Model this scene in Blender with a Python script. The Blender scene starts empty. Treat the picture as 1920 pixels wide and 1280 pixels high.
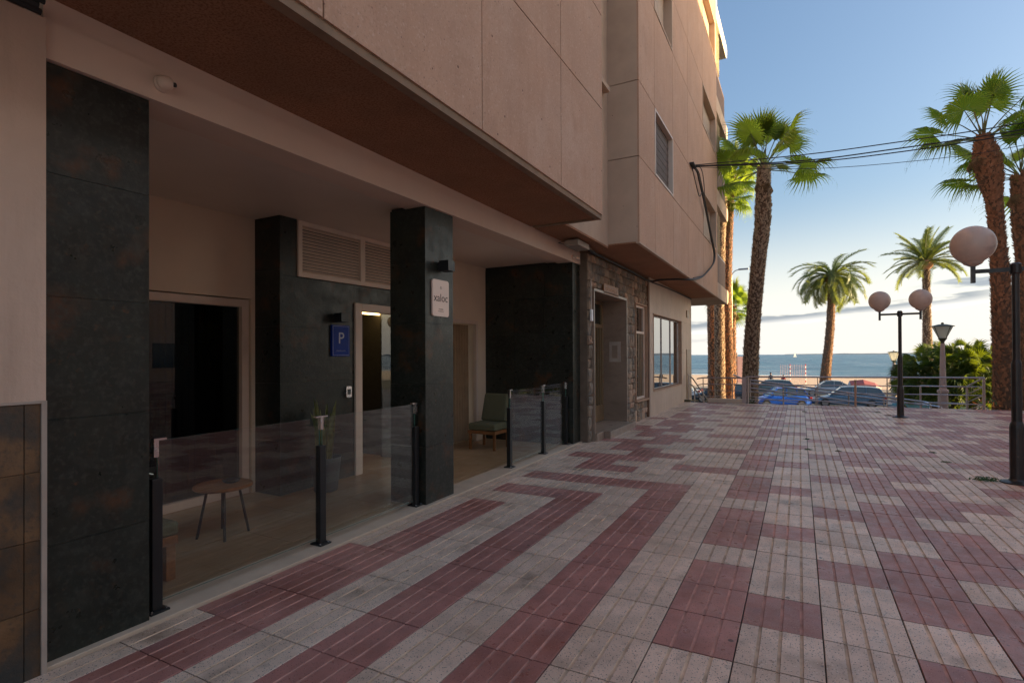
import bpy, bmesh, math, random
from mathutils import Vector, Matrix, Quaternion
random.seed(7)
S = bpy.context.scene
COL = S.collection
PI = math.pi

# ------------------------------------------------------------------ camera
YAW, PITCH, ROLL = math.radians(28.27), math.radians(0.30), math.radians(-0.24)
F = Vector((-math.sin(YAW), math.cos(YAW), 0)); R = Vector((math.cos(YAW), math.sin(YAW), 0)); U = Vector((0, 0, 1))
F, U = F*math.cos(PITCH)+U*math.sin(PITCH), U*math.cos(PITCH)-F*math.sin(PITCH)
R, U = R*math.cos(ROLL)+U*math.sin(ROLL), U*math.cos(ROLL)-R*math.sin(ROLL)
cd = bpy.data.cameras.new("camera"); cam = bpy.data.objects.new("camera", cd); COL.objects.link(cam)
cd.sensor_width = 36; cd.lens = 36*1003/1920; cd.shift_y = 21.2/1920; cd.clip_start = .05; cd.clip_end = 60000
M = Matrix((R, U, -F)).transposed().to_4x4(); M.translation = Vector((0, 0, 1.531)); cam.matrix_world = M
S.camera = cam

# ------------------------------------------------------------------ light
EL, AZ = math.radians(9.0), math.radians(78.0)      # azimuth measured from +Y towards +X
SUN = Vector((math.sin(AZ)*math.cos(EL), math.cos(AZ)*math.cos(EL), math.sin(EL)))
sd = bpy.data.lights.new("sun", 'SUN'); sd.energy = 5.0; sd.angle = math.radians(.55); sd.color = (1, .72, .36)
so = bpy.data.objects.new("sun", sd); COL.objects.link(so); so.rotation_euler = SUN.to_track_quat('Z', 'Y').to_euler()
S.view_settings.view_transform = 'Standard'; S.view_settings.look = 'None'; S.view_settings.gamma = 1
S.view_settings.exposure = 1.66
S.view_settings.use_curve_mapping = False
W = bpy.data.worlds.new("World"); S.world = W; W.use_nodes = True
nt = W.node_tree; N = nt.nodes; L = nt.links
N.clear()
out = N.new('ShaderNodeOutputWorld'); bg = N.new('ShaderNodeBackground'); sky = N.new('ShaderNodeTexSky')
sky.sky_type = 'NISHITA'; sky.sun_disc = False; sky.sun_elevation = EL; sky.sun_rotation = AZ
sky.air_density = 1.0; sky.dust_density = 5.0; sky.ozone_density = 2.4; sky.altitude = 0
tc = N.new('ShaderNodeTexCoord'); sep = N.new('ShaderNodeSeparateXYZ'); L.new(tc.outputs['Generated'], sep.inputs[0])
def wm(op, a, b=None, c=None):
    n = N.new('ShaderNodeMath'); n.operation = op
    for i, v in enumerate((a, b, c)):
        if v is None: continue
        if isinstance(v, (int, float)): n.inputs[i].default_value = v
        else: L.new(v, n.inputs[i])
    return n.outputs[0]
az = wm('ARCTAN2', sep.outputs[0], sep.outputs[1]); el = wm('ARCSINE', sep.outputs[2])
cmb = N.new('ShaderNodeCombineXYZ'); L.new(wm('MULTIPLY', az, 9.0), cmb.inputs[0]); L.new(wm('MULTIPLY', el, 62.0), cmb.inputs[1])
nz = N.new('ShaderNodeTexNoise'); nz.inputs['Scale'].default_value = 1.0; nz.inputs['Detail'].default_value = 7; nz.inputs['Roughness'].default_value = .55
L.new(cmb.outputs[0], nz.inputs['Vector'])
def band(c0, slope, width, lo, hi, strength):
    # a thin layer of cloud at elevation c0 (+slope*azimuth); lo/hi azimuth limits softened
    cen = wm('ADD', wm('MULTIPLY', az, slope), c0)
    d = wm('DIVIDE', wm('SUBTRACT', el, cen), width)
    g = wm('SUBTRACT', 1.0, wm('MULTIPLY', d, d))
    e = wm('ADD', wm('MULTIPLY', g, .62), wm('MULTIPLY', wm('SUBTRACT', nz.outputs[0], .5), 3.2))
    mr = N.new('ShaderNodeMapRange'); mr.interpolation_type = 'SMOOTHSTEP'; mr.inputs[1].default_value = .12; mr.inputs[2].default_value = .55
    L.new(e, mr.inputs[0])
    a1 = N.new('ShaderNodeMapRange'); a1.interpolation_type = 'SMOOTHSTEP'; a1.inputs[1].default_value = lo; a1.inputs[2].default_value = lo+.08; L.new(az, a1.inputs[0])
    a2 = N.new('ShaderNodeMapRange'); a2.interpolation_type = 'SMOOTHSTEP'; a2.inputs[1].default_value = hi; a2.inputs[2].default_value = hi-.08; L.new(az, a2.inputs[0])
    return wm('MULTIPLY', wm('MULTIPLY', mr.outputs[0], a1.outputs[0]), wm('MULTIPLY', a2.outputs[0], strength)), d
m1, d1 = band(.060, .085, .011, -.9, .28, .85)
m2, d2 = band(.094, .03, .009, .13, .9, .9)
m3, d3 = band(.028, .02, .006, -1.2, -.05, .35)
hz = N.new('ShaderNodeMapRange'); hz.interpolation_type = 'SMOOTHERSTEP'; hz.inputs[1].default_value = .30; hz.inputs[2].default_value = .0; hz.inputs[4].default_value = .68; L.new(el, hz.inputs[0])
mixh = N.new('ShaderNodeMixRGB'); mixh.inputs[2].default_value = (3.7, 3.55, 3.3, 1)
L.new(hz.outputs[0], mixh.inputs[0]); L.new(sky.outputs[0], mixh.inputs[1])
# cloud colour: grey tops, pale undersides
cr = N.new('ShaderNodeMapRange'); cr.inputs[1].default_value = -.9; cr.inputs[2].default_value = .3; L.new(d1, cr.inputs[0])
cc = N.new('ShaderNodeMixRGB'); cc.inputs[1].default_value = (3.6, 3.45, 3.2, 1); cc.inputs[2].default_value = (.80, .95, 1.10, 1); L.new(cr.outputs[0], cc.inputs[0])
mc1 = N.new('ShaderNodeMixRGB'); L.new(m1, mc1.inputs[0]); L.new(mixh.outputs[0], mc1.inputs[1]); L.new(cc.outputs[0], mc1.inputs[2])
mc2 = N.new('ShaderNodeMixRGB'); L.new(m2, mc2.inputs[0]); L.new(mc1.outputs[0], mc2.inputs[1]); mc2.inputs[2].default_value = (1.05, 1.2, 1.35, 1)
mc3 = N.new('ShaderNodeMixRGB'); L.new(m3, mc3.inputs[0]); L.new(mc2.outputs[0], mc3.inputs[1]); mc3.inputs[2].default_value = (1.35, 1.42, 1.5, 1)
L.new(mc3.outputs[0], bg.inputs[0]); bg.inputs[1].default_value = .13; L.new(bg.outputs[0], out.inputs[0])

# ------------------------------------------------------------------ materials
def mat(name, color, rough=.6, metal=0, var=.12, vscale=6, bump=0, bscale=40, spots=None, stain=None, spec=.5, streak=None, coord='pos', rv=.08, emit=None, trans=None):
    m = bpy.data.materials.new(name); m.use_nodes = True
    t = m.node_tree; n = t.nodes; l = t.links; b = n['Principled BSDF']
    b.inputs['Roughness'].default_value = rough; b.inputs['Metallic'].default_value = metal
    b.inputs['Specular IOR Level'].default_value = spec
    if coord == 'pos': v = n.new('ShaderNodeNewGeometry').outputs['Position']
    else: v = n.new('ShaderNodeTexCoord').outputs['Object']
    def noise(scale, detail=4, vec=None, rgh=.55):
        x = n.new('ShaderNodeTexNoise'); x.inputs['Scale'].default_value = scale; x.inputs['Detail'].default_value = detail
        x.inputs['Roughness'].default_value = rgh; l.new(vec or v, x.inputs['Vector']); return x.outputs[0]
    def ramp(src, a, c, lo=0, hi=1):
        r = n.new('ShaderNodeMapRange'); r.inputs[1].default_value = a; r.inputs[2].default_value = c; r.inputs[3].default_value = lo; r.inputs[4].default_value = hi
        l.new(src, r.inputs[0]); return r.outputs[0]
    def mix(fac, a, c):
        x = n.new('ShaderNodeMixRGB'); l.new(fac, x.inputs[0])
        for i, q in ((1, a), (2, c)):
            if isinstance(q, tuple): x.inputs[i].default_value = (*q[:3], 1)
            else: l.new(q, x.inputs[i])
        return x.outputs[0]
    def sc(c, k): return tuple(min(1, x*k) for x in c[:3])
    c = mix(ramp(noise(vscale), .3, .7), sc(color, 1-var), sc(color, 1+var))
    oi = n.new('ShaderNodeObjectInfo').outputs['Random']
    hs = n.new('ShaderNodeHueSaturation'); l.new(ramp(oi, 0, 1, 1-var*.6, 1+var*.6), hs.inputs['Value']); l.new(c, hs.inputs['Color']); c = hs.outputs[0]
    if streak:   # (color, scale vector, lo, hi)
        mp = n.new('ShaderNodeMapping'); mp.inputs['Scale'].default_value = streak[1]; l.new(v, mp.inputs[0])
        c = mix(ramp(noise(1, 5, mp.outputs[0], .6), streak[2], streak[3]), c, streak[0])
    for st in (stain or []):   # (color, scale, lo, hi)
        c = mix(ramp(noise(st[1], 5), st[2], st[3]), c, st[0])
    for sp in (spots or []):     # (color, scale, threshold)
        vo = n.new('ShaderNodeTexVoronoi'); vo.inputs['Scale'].default_value = sp[1]; l.new(v, vo.inputs['Vector'])
        lt = n.new('ShaderNodeMath'); lt.operation = 'LESS_THAN'; l.new(vo.outputs['Distance'], lt.inputs[0]); lt.inputs[1].default_value = sp[2]
        c = mix(lt.outputs[0], c, sp[0])
    l.new(c, b.inputs['Base Color'])
    l.new(ramp(noise(vscale*2.3), .3, .7, max(0, rough-rv), min(1, rough+rv)), b.inputs['Roughness'])
    if bump:
        bp = n.new('ShaderNodeBump'); bp.inputs['Strength'].default_value = bump; bp.inputs['Distance'].default_value = .01
        l.new(noise(bscale, 6, None, .65), bp.inputs['Height']); l.new(bp.outputs[0], b.inputs['Normal'])
    if emit:
        b.inputs['Emission Color'].default_value = (*emit[0], 1); b.inputs['Emission Strength'].default_value = emit[1]
    if trans:
        tr = n.new('ShaderNodeBsdfTranslucent'); mx = n.new('ShaderNodeMixShader'); mx.inputs[0].default_value = trans[1]
        tr.inputs[0].default_value = (*trans[0], 1); l.new(b.outputs[0], mx.inputs[1]); l.new(tr.outputs[0], mx.inputs[2])
        l.new(mx.outputs[0], n['Material Output'].inputs[0])
    return m

def glassmat(name, tint=(.93, .97, .95), rough=0.0, boost=1.0, ior=1.5):
    m = bpy.data.materials.new(name); m.use_nodes = True; t = m.node_tree; n = t.nodes; l = t.links; n.clear()
    o = n.new('ShaderNodeOutputMaterial'); tr = n.new('ShaderNodeBsdfTransparent'); tr.inputs[0].default_value = (*tint, 1)
    gl = n.new('ShaderNodeBsdfGlossy'); gl.inputs['Roughness'].default_value = rough
    lw = n.new('ShaderNodeLayerWeight'); lw.inputs[0].default_value = .5     # Schlick reflectance, the same from both sides
    pw = n.new('ShaderNodeMath'); pw.operation = 'POWER'; pw.inputs[1].default_value = 5; l.new(lw.outputs['Facing'], pw.inputs[0])
    f0 = ((ior-1)/(ior+1))**2*boost
    mu = n.new('ShaderNodeMath'); mu.operation = 'MULTIPLY_ADD'; mu.use_clamp = True; mu.inputs[1].default_value = 1-f0; mu.inputs[2].default_value = f0; l.new(pw.outputs[0], mu.inputs[0])
    mx = n.new('ShaderNodeMixShader'); l.new(mu.outputs[0], mx.inputs[0]); l.new(tr.outputs[0], mx.inputs[1]); l.new(gl.outputs[0], mx.inputs[2]); l.new(mx.outputs[0], o.inputs[0])
    return m

K = {}
K['cream'] = mat('terrazzo_cream', (.74, .53, .40), .40, rv=.16, var=.17, vscale=5, bump=.25, bscale=120,
                 stain=[((.54, .37, .26), 1.3, .46, .74), ((.27, .175, .12), 2.6, .58, .78), ((.42, .29, .22), 7.0, .60, .80)], spots=[((.10, .08, .08), 62, .20), ((.16, .13, .12), 95, .18), ((.75, .62, .5), 50, .15), ((.16, .12, .10), 3.7, .055), ((.20, .16, .14), 6.1, .045)])
K['red'] = mat('terrazzo_red', (.43, .185, .15), .40, rv=.16, var=.17, vscale=5, bump=.25, bscale=120,
               stain=[((.26, .075, .045), 1.4, .48, .8), ((.25, .125, .125), 2.7, .55, .9)], spots=[((.14, .05, .045), 70, .18), ((.52, .30, .26), 60, .14), ((.13, .06, .05), 3.7, .055), ((.20, .11, .10), 6.1, .045)])
K['groove_cream'] = mat('groove_dirt_cream', (.56, .385, .26), .8, var=.3, vscale=9)
K['groove_red'] = mat('groove_dirt_red', (.45, .22, .17), .8, var=.3, vscale=9)
K['joint'] = mat('paving_joint', (.05, .036, .028), .95, var=.4, vscale=5)
K['panel'] = mat('stone_panel', (.53, .315, .205), .82, var=.07, vscale=1.6, bump=.35, bscale=170,
                 streak=((.47, .265, .165), (9, 9, 1.1), .50, .82), stain=[((.59, .38, .27), 1.1, .55, .85), ((.44, .25, .155), 65, .54, .72), ((.64, .43, .32), 48, .56, .76), ((.45, .26, .165), 3.2, .58, .85)], rv=.05, spots=[((.16, .08, .05), 5.5, .06), ((.30, .16, .11), 11, .07), ((.28, .15, .10), 23, .08)])
K['panel_joint'] = mat('panel_joint', (.20, .105, .06), .9)
K['panel_side'] = mat('stone_panel_side', (.52, .375, .27), .85, var=.10, vscale=2, bump=.4, bscale=120, spots=[((.17, .12, .10), 6, .05)])
K['soffit'] = mat('soffit_render', (.37, .185, .10), .9, var=.16, vscale=2.2, bump=.9, bscale=260, stain=[((.44, .20, .10), 1.1, .45, .8), ((.24, .10, .045), 70, .45, .62), ((.42, .225, .13), 110, .56, .68)])
K['drip'] = mat('drip_edge', (.25, .165, .105), .9, var=.15)
K['white'] = mat('white_paint', (.74, .565, .45), .55, var=.04, vscale=2)
K['cream_wall'] = mat('cream_wall_paint', (.72, .57, .42), .7, var=.04, vscale=2)
K['ceiling'] = mat('ceiling_paint', (.76, .63, .53), .45, var=.04, vscale=1.2)
K['plaster'] = mat('old_plaster', (.58, .42, .325), .85, var=.08, vscale=2, bump=.5, bscale=35, streak=((.48, .34, .255), (7, 7, .9), .5, .8))
K['slate'] = mat('slate_cladding', (.015, .018, .0135), .36, rv=.10, spec=.4, var=.35, vscale=3.2, bump=.25, bscale=14,
                 stain=[((.085, .034, .013), 3.3, .57, .72), ((.036, .037, .030), 11, .50, .80), ((.045, .045, .038), 38, .5, .80), ((.10, .040, .014), 13, .66, .78)])
K['rust'] = mat('rust_slate_tile', (.115, .062, .028), .5, var=.45, vscale=5, bump=.5, bscale=25, stain=[((.035, .037, .034), 3.3, .48, .65), ((.15, .075, .03), 7, .58, .8), ((.05, .04, .03), 30, .5, .75)])
K['trim'] = mat('pale_trim', (.42, .34, .28), .6)
K['sill'] = mat('threshold_stone', (.55, .42, .31), .45, var=.08)
K['plank'] = mat('wood_look_floor', (.42, .265, .145), .36, var=.10, vscale=2, streak=((.33, .20, .105), (30, 2.2, 1), .42, .7))
K['black'] = mat('black_metal', (.012, .012, .013), .4, metal=.0, var=.1)
K['chrome'] = mat('brushed_chrome', (.62, .60, .62), .25, metal=1, var=.05)
K['steel'] = mat('stainless_rail', (.44, .38, .36), .34, metal=.75, var=.08)
K['glass'] = glassmat('clear_glass', (.94, .96, .95), boost=1.6)
K['glassedge'] = mat('green_glass_edge', (.10, .22, .17), .15, var=.05)
K['win'] = glassmat('window_glass', (.55, .58, .57), boost=1.5)
K['mirror'] = glassmat('shop_window_glass', (.25, .3, .32), boost=6.0, ior=1.75)
K['frame'] = mat('window_frame', (.70, .55, .44), .45, var=.04)
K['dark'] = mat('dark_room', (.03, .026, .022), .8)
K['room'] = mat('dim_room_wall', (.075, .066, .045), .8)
K['louvre'] = mat('louvre_paint', (.78, .62, .50), .5, var=.04)
K['wood'] = mat('warm_wood', (.26, .105, .035), .45, var=.15, streak=((.17, .06, .02), (4, 30, 30), .45, .7))
K['cushion'] = mat('green_cushion', (.13, .125, .07), .9, var=.06, bump=.3, bscale=300)
K['pot'] = mat('grey_planter', (.12, .125, .12), .7, var=.08)
K['soil'] = mat('soil', (.03, .022, .015), .95)
K['snake'] = mat('snake_plant_leaf', (.15, .16, .05), .4, var=.4, vscale=25)
K['curtain'] = mat('beige_curtain', (.33, .22, .13), .9)
K['signblue'] = mat('blue_sign', (.004, .035, .26), .45, spec=.2, var=.05)
K['signpink'] = mat('pale_sign', (.66, .47, .40), .14, var=.02)
K['ink'] = mat('sign_ink', (.05, .035, .03), .6)
K['inkw'] = mat('white_ink', (.55, .55, .6), .5)
K['granite'] = mat('grey_marble', (.30, .215, .16), .35, var=.12, vscale=3, streak=((.21, .145, .105), (3, 3, 8), .5, .8))
K['stone'] = mat('wall_stone', (.26, .185, .125), .85, var=.45, vscale=3.5, bump=1.0, bscale=22, stain=[((.17, .155, .135), 2.2, .45, .65), ((.36, .27, .19), 5, .56, .8)])
K['stone2'] = mat('wall_stone_tan', (.40, .265, .18), .85, var=.3, vscale=6, bump=1.0, bscale=22)
K['mortar'] = mat('stone_mortar', (.17, .12, .085), .95, var=.2, bump=.6, bscale=60)
K['shoptile'] = mat('shop_wall_slab', (.56, .42, .32), .6, var=.06, vscale=2, streak=((.50, .37, .28), (5, 5, 1), .5, .8))
K['tan'] = mat('tan_reveal', (.46, .28, .18), .7)
K['golden'] = mat('golden_door_metal', (.27, .18, .10), .4, metal=.3, var=.08)
K['shutter'] = mat('beige_shutter', (.42, .31, .23), .7)
K['brownshutter'] = mat('brown_blind', (.10, .065, .05), .7)
K['brownglass'] = mat('brown_balcony_panel', (.20, .125, .09), .7, spec=.2)
K['cable'] = mat('black_cable', (.02, .018, .018), .6)
K['pole'] = mat('dark_pole_paint', (.022, .018, .017), .4, var=.3, vscale=8, stain=[((.09, .06, .05), 22, .66, .72)])
K['globe'] = mat('frosted_globe', (.68, .57, .49), .3, var=.05, vscale=4, stain=[((.30, .24, .22), 5, .6, .8), ((.1, .05, .04), 8.5, .73, .77)], trans=((.8, .6, .5), .35))
K['asphalt'] = mat('asphalt', (.055, .053, .052), .9, var=.2, vscale=2, bump=.4, bscale=60)
K['concrete'] = mat('concrete', (.32, .27, .22), .85, var=.12, bump=.4, bscale=60)
K['sand'] = mat('sand', (.60, .43, .30), .95, var=.08, vscale=.35, bump=.6, bscale=3)
K['grass'] = mat('verge_grass', (.07, .10, .025), .95, var=.35, vscale=3)
K['bark'] = mat('palm_bark', (.13, .075, .045), .95, var=.35, vscale=9, bump=.5, bscale=40)
K['boot'] = mat('palm_leaf_base', (.40, .20, .11), .85, var=.35, vscale=12)
K['bootgrey'] = mat('palm_leaf_base_grey', (.40, .29, .20), .9, var=.35, vscale=12)
K['leaf'] = mat('fan_leaf', (.06, .115, .018), .42, var=.35, vscale=4, trans=((.42, .56, .04), .42))
K['leaf2'] = mat('fan_leaf_young', (.085, .13, .02), .42, var=.3, vscale=4, trans=((.45, .5, .04), .42))
K['thatch'] = mat('dry_leaf', (.20, .125, .06), .9, var=.3)
K['petiole'] = mat('palm_petiole', (.14, .15, .045), .5, var=.2)
K['pinna'] = mat('feather_leaf', (.05, .085, .025), .5, var=.35, vscale=3, trans=((.32, .38, .05), .34))
K['bush'] = mat('bush_fan_leaf', (.035, .075, .010), .5, var=.5, vscale=2, trans=((.28, .36, .02), .28))
K['weed'] = mat('weed_leaf', (.05, .11, .03), .7, var=.3, vscale=20)
K['flower'] = mat('orange_flower', (.7, .20, .02), .6, var=.2, vscale=20)
K['land'] = mat('far_land', (.13, .19, .25), .95, var=.1, vscale=.002)  # bluish grey carries the distance haze, put into the base colour
K['sail'] = mat('white_sail', (.8, .8, .78), .6)
K['awhite'] = mat('lit_white', (.72, .63, .50), .7, var=.05)
K['opp'] = mat('opposite_wall', (.75, .58, .44), .85, var=.06)
K['tyre'] = mat('tyre', (.02, .02, .02), .8)
K['rim'] = mat('alloy_rim', (.4, .4, .42), .35, metal=.9)
K['carglass'] = mat('car_glass', (.07, .095, .11), .06, spec=.8, var=.02)
K['taill'] = mat('tail_light', (.45, .03, .03), .2)
K['headl'] = mat('head_light', (.75, .78, .8), .1)
K['skin'] = mat('skin', (.42, .24, .17), .6)
K['cloth_dark'] = mat('dark_clothes', (.03, .032, .04), .9)
K['cloth_red'] = mat('red_clothes', (.45, .06, .05), .9)
K['banner'] = mat('pink_banner', (.82, .70, .64), .8, trans=((.85, .6, .52), .5))
K['tarpg'] = mat('grey_tarp', (.30, .32, .36), .6)
K['tarpr'] = mat('red_tarp', (.30, .09, .09), .55)
K['strip'] = mat('warm_strip_light', (.9, .7, .3), .5, emit=((1, .66, .24), 4.0))
K['pinkpole'] = mat('column_concrete', (.45, .345, .31), .8, var=.08)
K['metalgreen'] = mat('lantern_metal', (.09, .085, .05), .45, metal=.4)
K['frost'] = mat('lantern_glass', (.85, .85, .8), .25, trans=((.95, .95, .9), .75))

# ------------------------------------------------------------------ mesh helpers
class MB:
    def __init__(s): s.v = []; s.f = []; s.m = []; s.smooth = False
    def face(s, pts, mi=0):
        i = len(s.v); s.v += [tuple(p) for p in pts]; s.f.append(tuple(range(i, i+len(pts)))); s.m.append(mi); return s
    def box(s, x0, x1, y0, y1, z0, z1, mi=0):
        i = len(s.v)
        s.v += [(x, y, z) for z in (z0, z1) for x, y in ((x0, y0), (x1, y0), (x1, y1), (x0, y1))]
        for q in ((0, 3, 2, 1), (4, 5, 6, 7), (0, 1, 5, 4), (1, 2, 6, 5), (2, 3, 7, 6), (3, 0, 4, 7)):
            s.f.append(tuple(i+k for k in q)); s.m.append(mi)
        return s
    def tube(s, pts, r, n=8, mi=0, cap=True):
        pts = [Vector(p) for p in pts]; rs = r if isinstance(r, (list, tuple)) else [r]*len(pts)
        base = len(s.v); up = None
        for k, p in enumerate(pts):
            d = (pts[min(k+1, len(pts)-1)]-pts[max(k-1, 0)]).normalized()
            if up is None: up = Vector((0, 0, 1)) if abs(d.z) < .9 else Vector((1, 0, 0))
            a = d.cross(up).normalized(); b = a.cross(d).normalized(); up = b
            for j in range(n):
                t = 2*PI*j/n; q = p+(a*math.cos(t)+b*math.sin(t))*rs[k]; s.v.append(tuple(q))
        for k in range(len(pts)-1):
            for j in range(n):
                a0 = base+k*n+j; a1 = base+k*n+(j+1) % n
                s.f.append((a0, a1, a1+n, a0+n)); s.m.append(mi)
        if cap:
            s.f.append(tuple(base+j for j in range(n))[::-1]); s.m.append(mi)
            s.f.append(tuple(base+(len(pts)-1)*n+j for j in range(n))); s.m.append(mi)
        return s
    def lathe(s, cx, cy, prof, n=24, mi=0):
        base = len(s.v)
        for r, z in prof:
            for j in range(n):
                t = 2*PI*j/n; s.v.append((cx+r*math.cos(t), cy+r*math.sin(t), z))
        for k in range(len(prof)-1):
            for j in range(n):
                a0 = base+k*n+j; a1 = base+k*n+(j+1) % n
                s.f.append((a0, a1, a1+n, a0+n)); s.m.append(mi)
        s.f.append(tuple(base+j for j in range(n))[::-1]); s.m.append(mi)
        s.f.append(tuple(base+(len(prof)-1)*n+j for j in range(n))); s.m.append(mi)
        return s
    def mesh(s, name, mats, bevel=0):
        me = bpy.data.meshes.new(name); me.from_pydata(s.v, [], s.f)
        for m in (mats if isinstance(mats, (list, tuple)) else [mats]): me.materials.append(m)
        for p, mi in zip(me.polygons, s.m): p.material_index = mi; p.use_smooth = s.smooth
        me.update()
        return me
    def build(s, name, mats, parent=None, shear=None, bevel=0, **kw):
        if shear: s.v = [(x, y, z+shear(x, y)) for x, y, z in s.v]
        o = bpy.data.objects.new(name, s.mesh(name, mats)); COL.objects.link(o); o.parent = parent
        if bevel:
            md = o.modifiers.new('b', 'BEVEL'); md.width = bevel; md.segments = 2; md.limit_method = 'ANGLE'
        if kw: tag(o, **kw)
        return o
def tag(o, label=None, cat=None, group=None, kind=None):
    if label: o['label'] = label
    if cat: o['category'] = cat
    if group: o['group'] = group
    if kind: o['kind'] = kind
    return o
def empty(name, loc=(0, 0, 0), rz=0, **kw):
    o = bpy.data.objects.new(name, None); COL.objects.link(o); o.location = loc; o.rotation_euler = (0, 0, rz); o.empty_display_size = .1
    tag(o, **kw); return o
def inst(name, mesh, parent=None, loc=(0, 0, 0), rot=(0, 0, 0), scale=(1, 1, 1)):
    o = bpy.data.objects.new(name, mesh); COL.objects.link(o); o.parent = parent; o.location = loc; o.rotation_euler = rot; o.scale = scale; return o
def copy_tree(o, parent=None):
    kids = list(o.children); c = o.copy(); COL.objects.link(c); c.parent = parent
    for k in kids: copy_tree(k, c)
    return c
def text(name, s, size, loc, m, parent=None, depth=.001, align='CENTER', sx=1.0):
    cu = bpy.data.curves.new(name, 'FONT'); cu.body = s; cu.size = size; cu.extrude = depth; cu.align_x = align; cu.align_y = 'CENTER'
    t = bpy.data.objects.new(name, cu); COL.objects.link(t)
    dg = bpy.context.evaluated_depsgraph_get(); me = bpy.data.meshes.new_from_object(t.evaluated_get(dg)); bpy.data.objects.remove(t)
    me.materials.clear(); me.materials.append(m)
    o = bpy.data.objects.new(name, me); COL.objects.link(o); o.parent = parent
    o.matrix_local = Matrix(((0, 0, 1, loc[0]), (sx, 0, 0, loc[1]), (0, 1, 0, loc[2]), (0, 0, 0, 1)))
    return o
def g(x, y): return .0109*(x-.1)+.0078*y          # lie of the paving
def sf(x, y): return -.037+.0078*y                # the arcade follows it

# ------------------------------------------------------------------ ground and setting
def sheet(name, x0, x1, y0, y1, z, m, nx=1, ny=1, shear=None, kind='structure'):
    b = MB()
    for i in range(nx):
        for j in range(ny):
            xa, xb = x0+(x1-x0)*i/nx, x0+(x1-x0)*(i+1)/nx; ya, yb = y0+(y1-y0)*j/ny, y0+(y1-y0)*(j+1)/ny
            b.face([(xa, ya, z), (xb, ya, z), (xb, yb, z), (xa, yb, z)])
    return b.build(name, m, shear=shear, kind=kind)
plaza = MB().box(-3.305, 17, -16, 16.86, -.30, -.009).build('plaza_pavement', K['joint'], shear=g, kind='structure')
sheet('street', -80, 80, 17.2, 62, -2.25, K['asphalt'])
MB().box(-80, 80, 62, 66, -2.5, -2.12).build('promenade', K['concrete'], kind='structure')
b = MB()
ys = [66, 75, 90, 110, 130, 150, 175]; zs = [-2.2, -2.4, -2.7, -3.05, -3.35, -3.62, -4.4]
for a in range(6):
    for i in range(16):
        xa, xb = -400+50*i, -350+50*i
        b.face([(xa, ys[a], zs[a]), (xb, ys[a], zs[a]), (xb, ys[a+1], zs[a+1]), (xa, ys[a+1], zs[a+1])])
b.build('beach_sand', K['sand'], kind='structure')
b = MB()
b.face([(-25000, 100, -3.5), (25000, 100, -3.5), (25000, 30000, -3.5), (-25000, 30000, -3.5)])
sea = mat('sea_water', (.012, .075, .125), .32, var=.15, vscale=.02, spec=.35)
t = sea.node_tree; n = t.nodes; l = t.links; bs = n['Principled BSDF']
mp = n.new('ShaderNodeMapping'); ge = n.new('ShaderNodeNewGeometry'); l.new(ge.outputs['Position'], mp.inputs[0]); mp.inputs['Scale'].default_value = (.06, .16, 1)
w1 = n.new('ShaderNodeTexNoise'); w1.inputs['Scale'].default_value = 1; w1.inputs['Detail'].default_value = 8; w1.inputs['Roughness'].default_value = .68; l.new(mp.outputs[0], w1.inputs['Vector'])
bp = n.new('ShaderNodeBump'); bp.inputs['Distance'].default_value = 3.0; bp.inputs['Strength'].default_value = .8; l.new(w1.outputs[0], bp.inputs['Height']); l.new(bp.outputs[0], bs.inputs['Normal'])
mr = n.new('ShaderNodeMapRange'); mr.inputs[1].default_value = .42; mr.inputs[2].default_value = .62; l.new(w1.outputs[0], mr.inputs[0])
mx = n.new('ShaderNodeMixRGB'); mx.inputs[1].default_value = (.016, .082, .15, 1); mx.inputs[2].default_value = (.06, .19, .28, 1); l.new(mr.outputs[0], mx.inputs[0])
# surf near the shore
sx = n.new('ShaderNodeSeparateXYZ'); l.new(ge.outputs['Position'], sx.inputs[0])
m2_ = n.new('ShaderNodeMapping'); l.new(ge.outputs['Position'], m2_.inputs[0]); m2_.inputs['Scale'].default_value = (.025, .22, 1)
w2 = n.new('ShaderNodeTexNoise'); w2.inputs['Scale'].default_value = 1; w2.inputs['Detail'].default_value = 5; l.new(m2_.outputs[0], w2.inputs['Vector'])
sh = n.new('ShaderNodeMapRange'); sh.inputs[1].default_value = 200; sh.inputs[2].default_value = 142; l.new(sx.outputs[1], sh.inputs[0])
th = n.new('ShaderNodeMath'); th.operation = 'MULTIPLY'; l.new(sh.outputs[0], th.inputs[0])
w3 = n.new('ShaderNodeMapRange'); w3.inputs[1].default_value = .48; w3.inputs[2].default_value = .6; l.new(w2.outputs[0], w3.inputs[0]); l.new(w3.outputs[0], th.inputs[1])
m3_ = n.new('ShaderNodeMixRGB'); l.new(th.outputs[0], m3_.inputs[0]); l.new(mx.outputs[0], m3_.inputs[1]); m3_.inputs[2].default_value = (.55, .62, .66, 1)
l.new(m3_.outputs[0], bs.inputs['Base Color'])
b.build('sea', sea, kind='structure')
# far coast: a real ridge 9 km out
b = MB(); random.seed(3)
px = [(-200+i*110, 9000-i*12) for i in range(70)]
hs = []
for i, (x, y) in enumerate(px):
    h = 6+26*min(1, i/22)*(0.75+.25*math.sin(i*.37)+.12*math.sin(i*1.1))+random.uniform(-2, 2)+ (14*max(0, (i-32)/38))
    hs.append(h)
for i in range(69):
    (xa, ya), (xb, yb) = px[i], px[i+1]
    b.face([(xa, ya, -4), (xb, yb, -4), (xb, yb+200, hs[i+1]), (xa, ya+200, hs[i])])
    b.face([(xa, ya+200, hs[i]), (xb, yb+200, hs[i+1]), (xb, yb+600, -4), (xa, ya+600, -4)])
b.build('distant_coast', K['land'], kind='structure')
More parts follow.
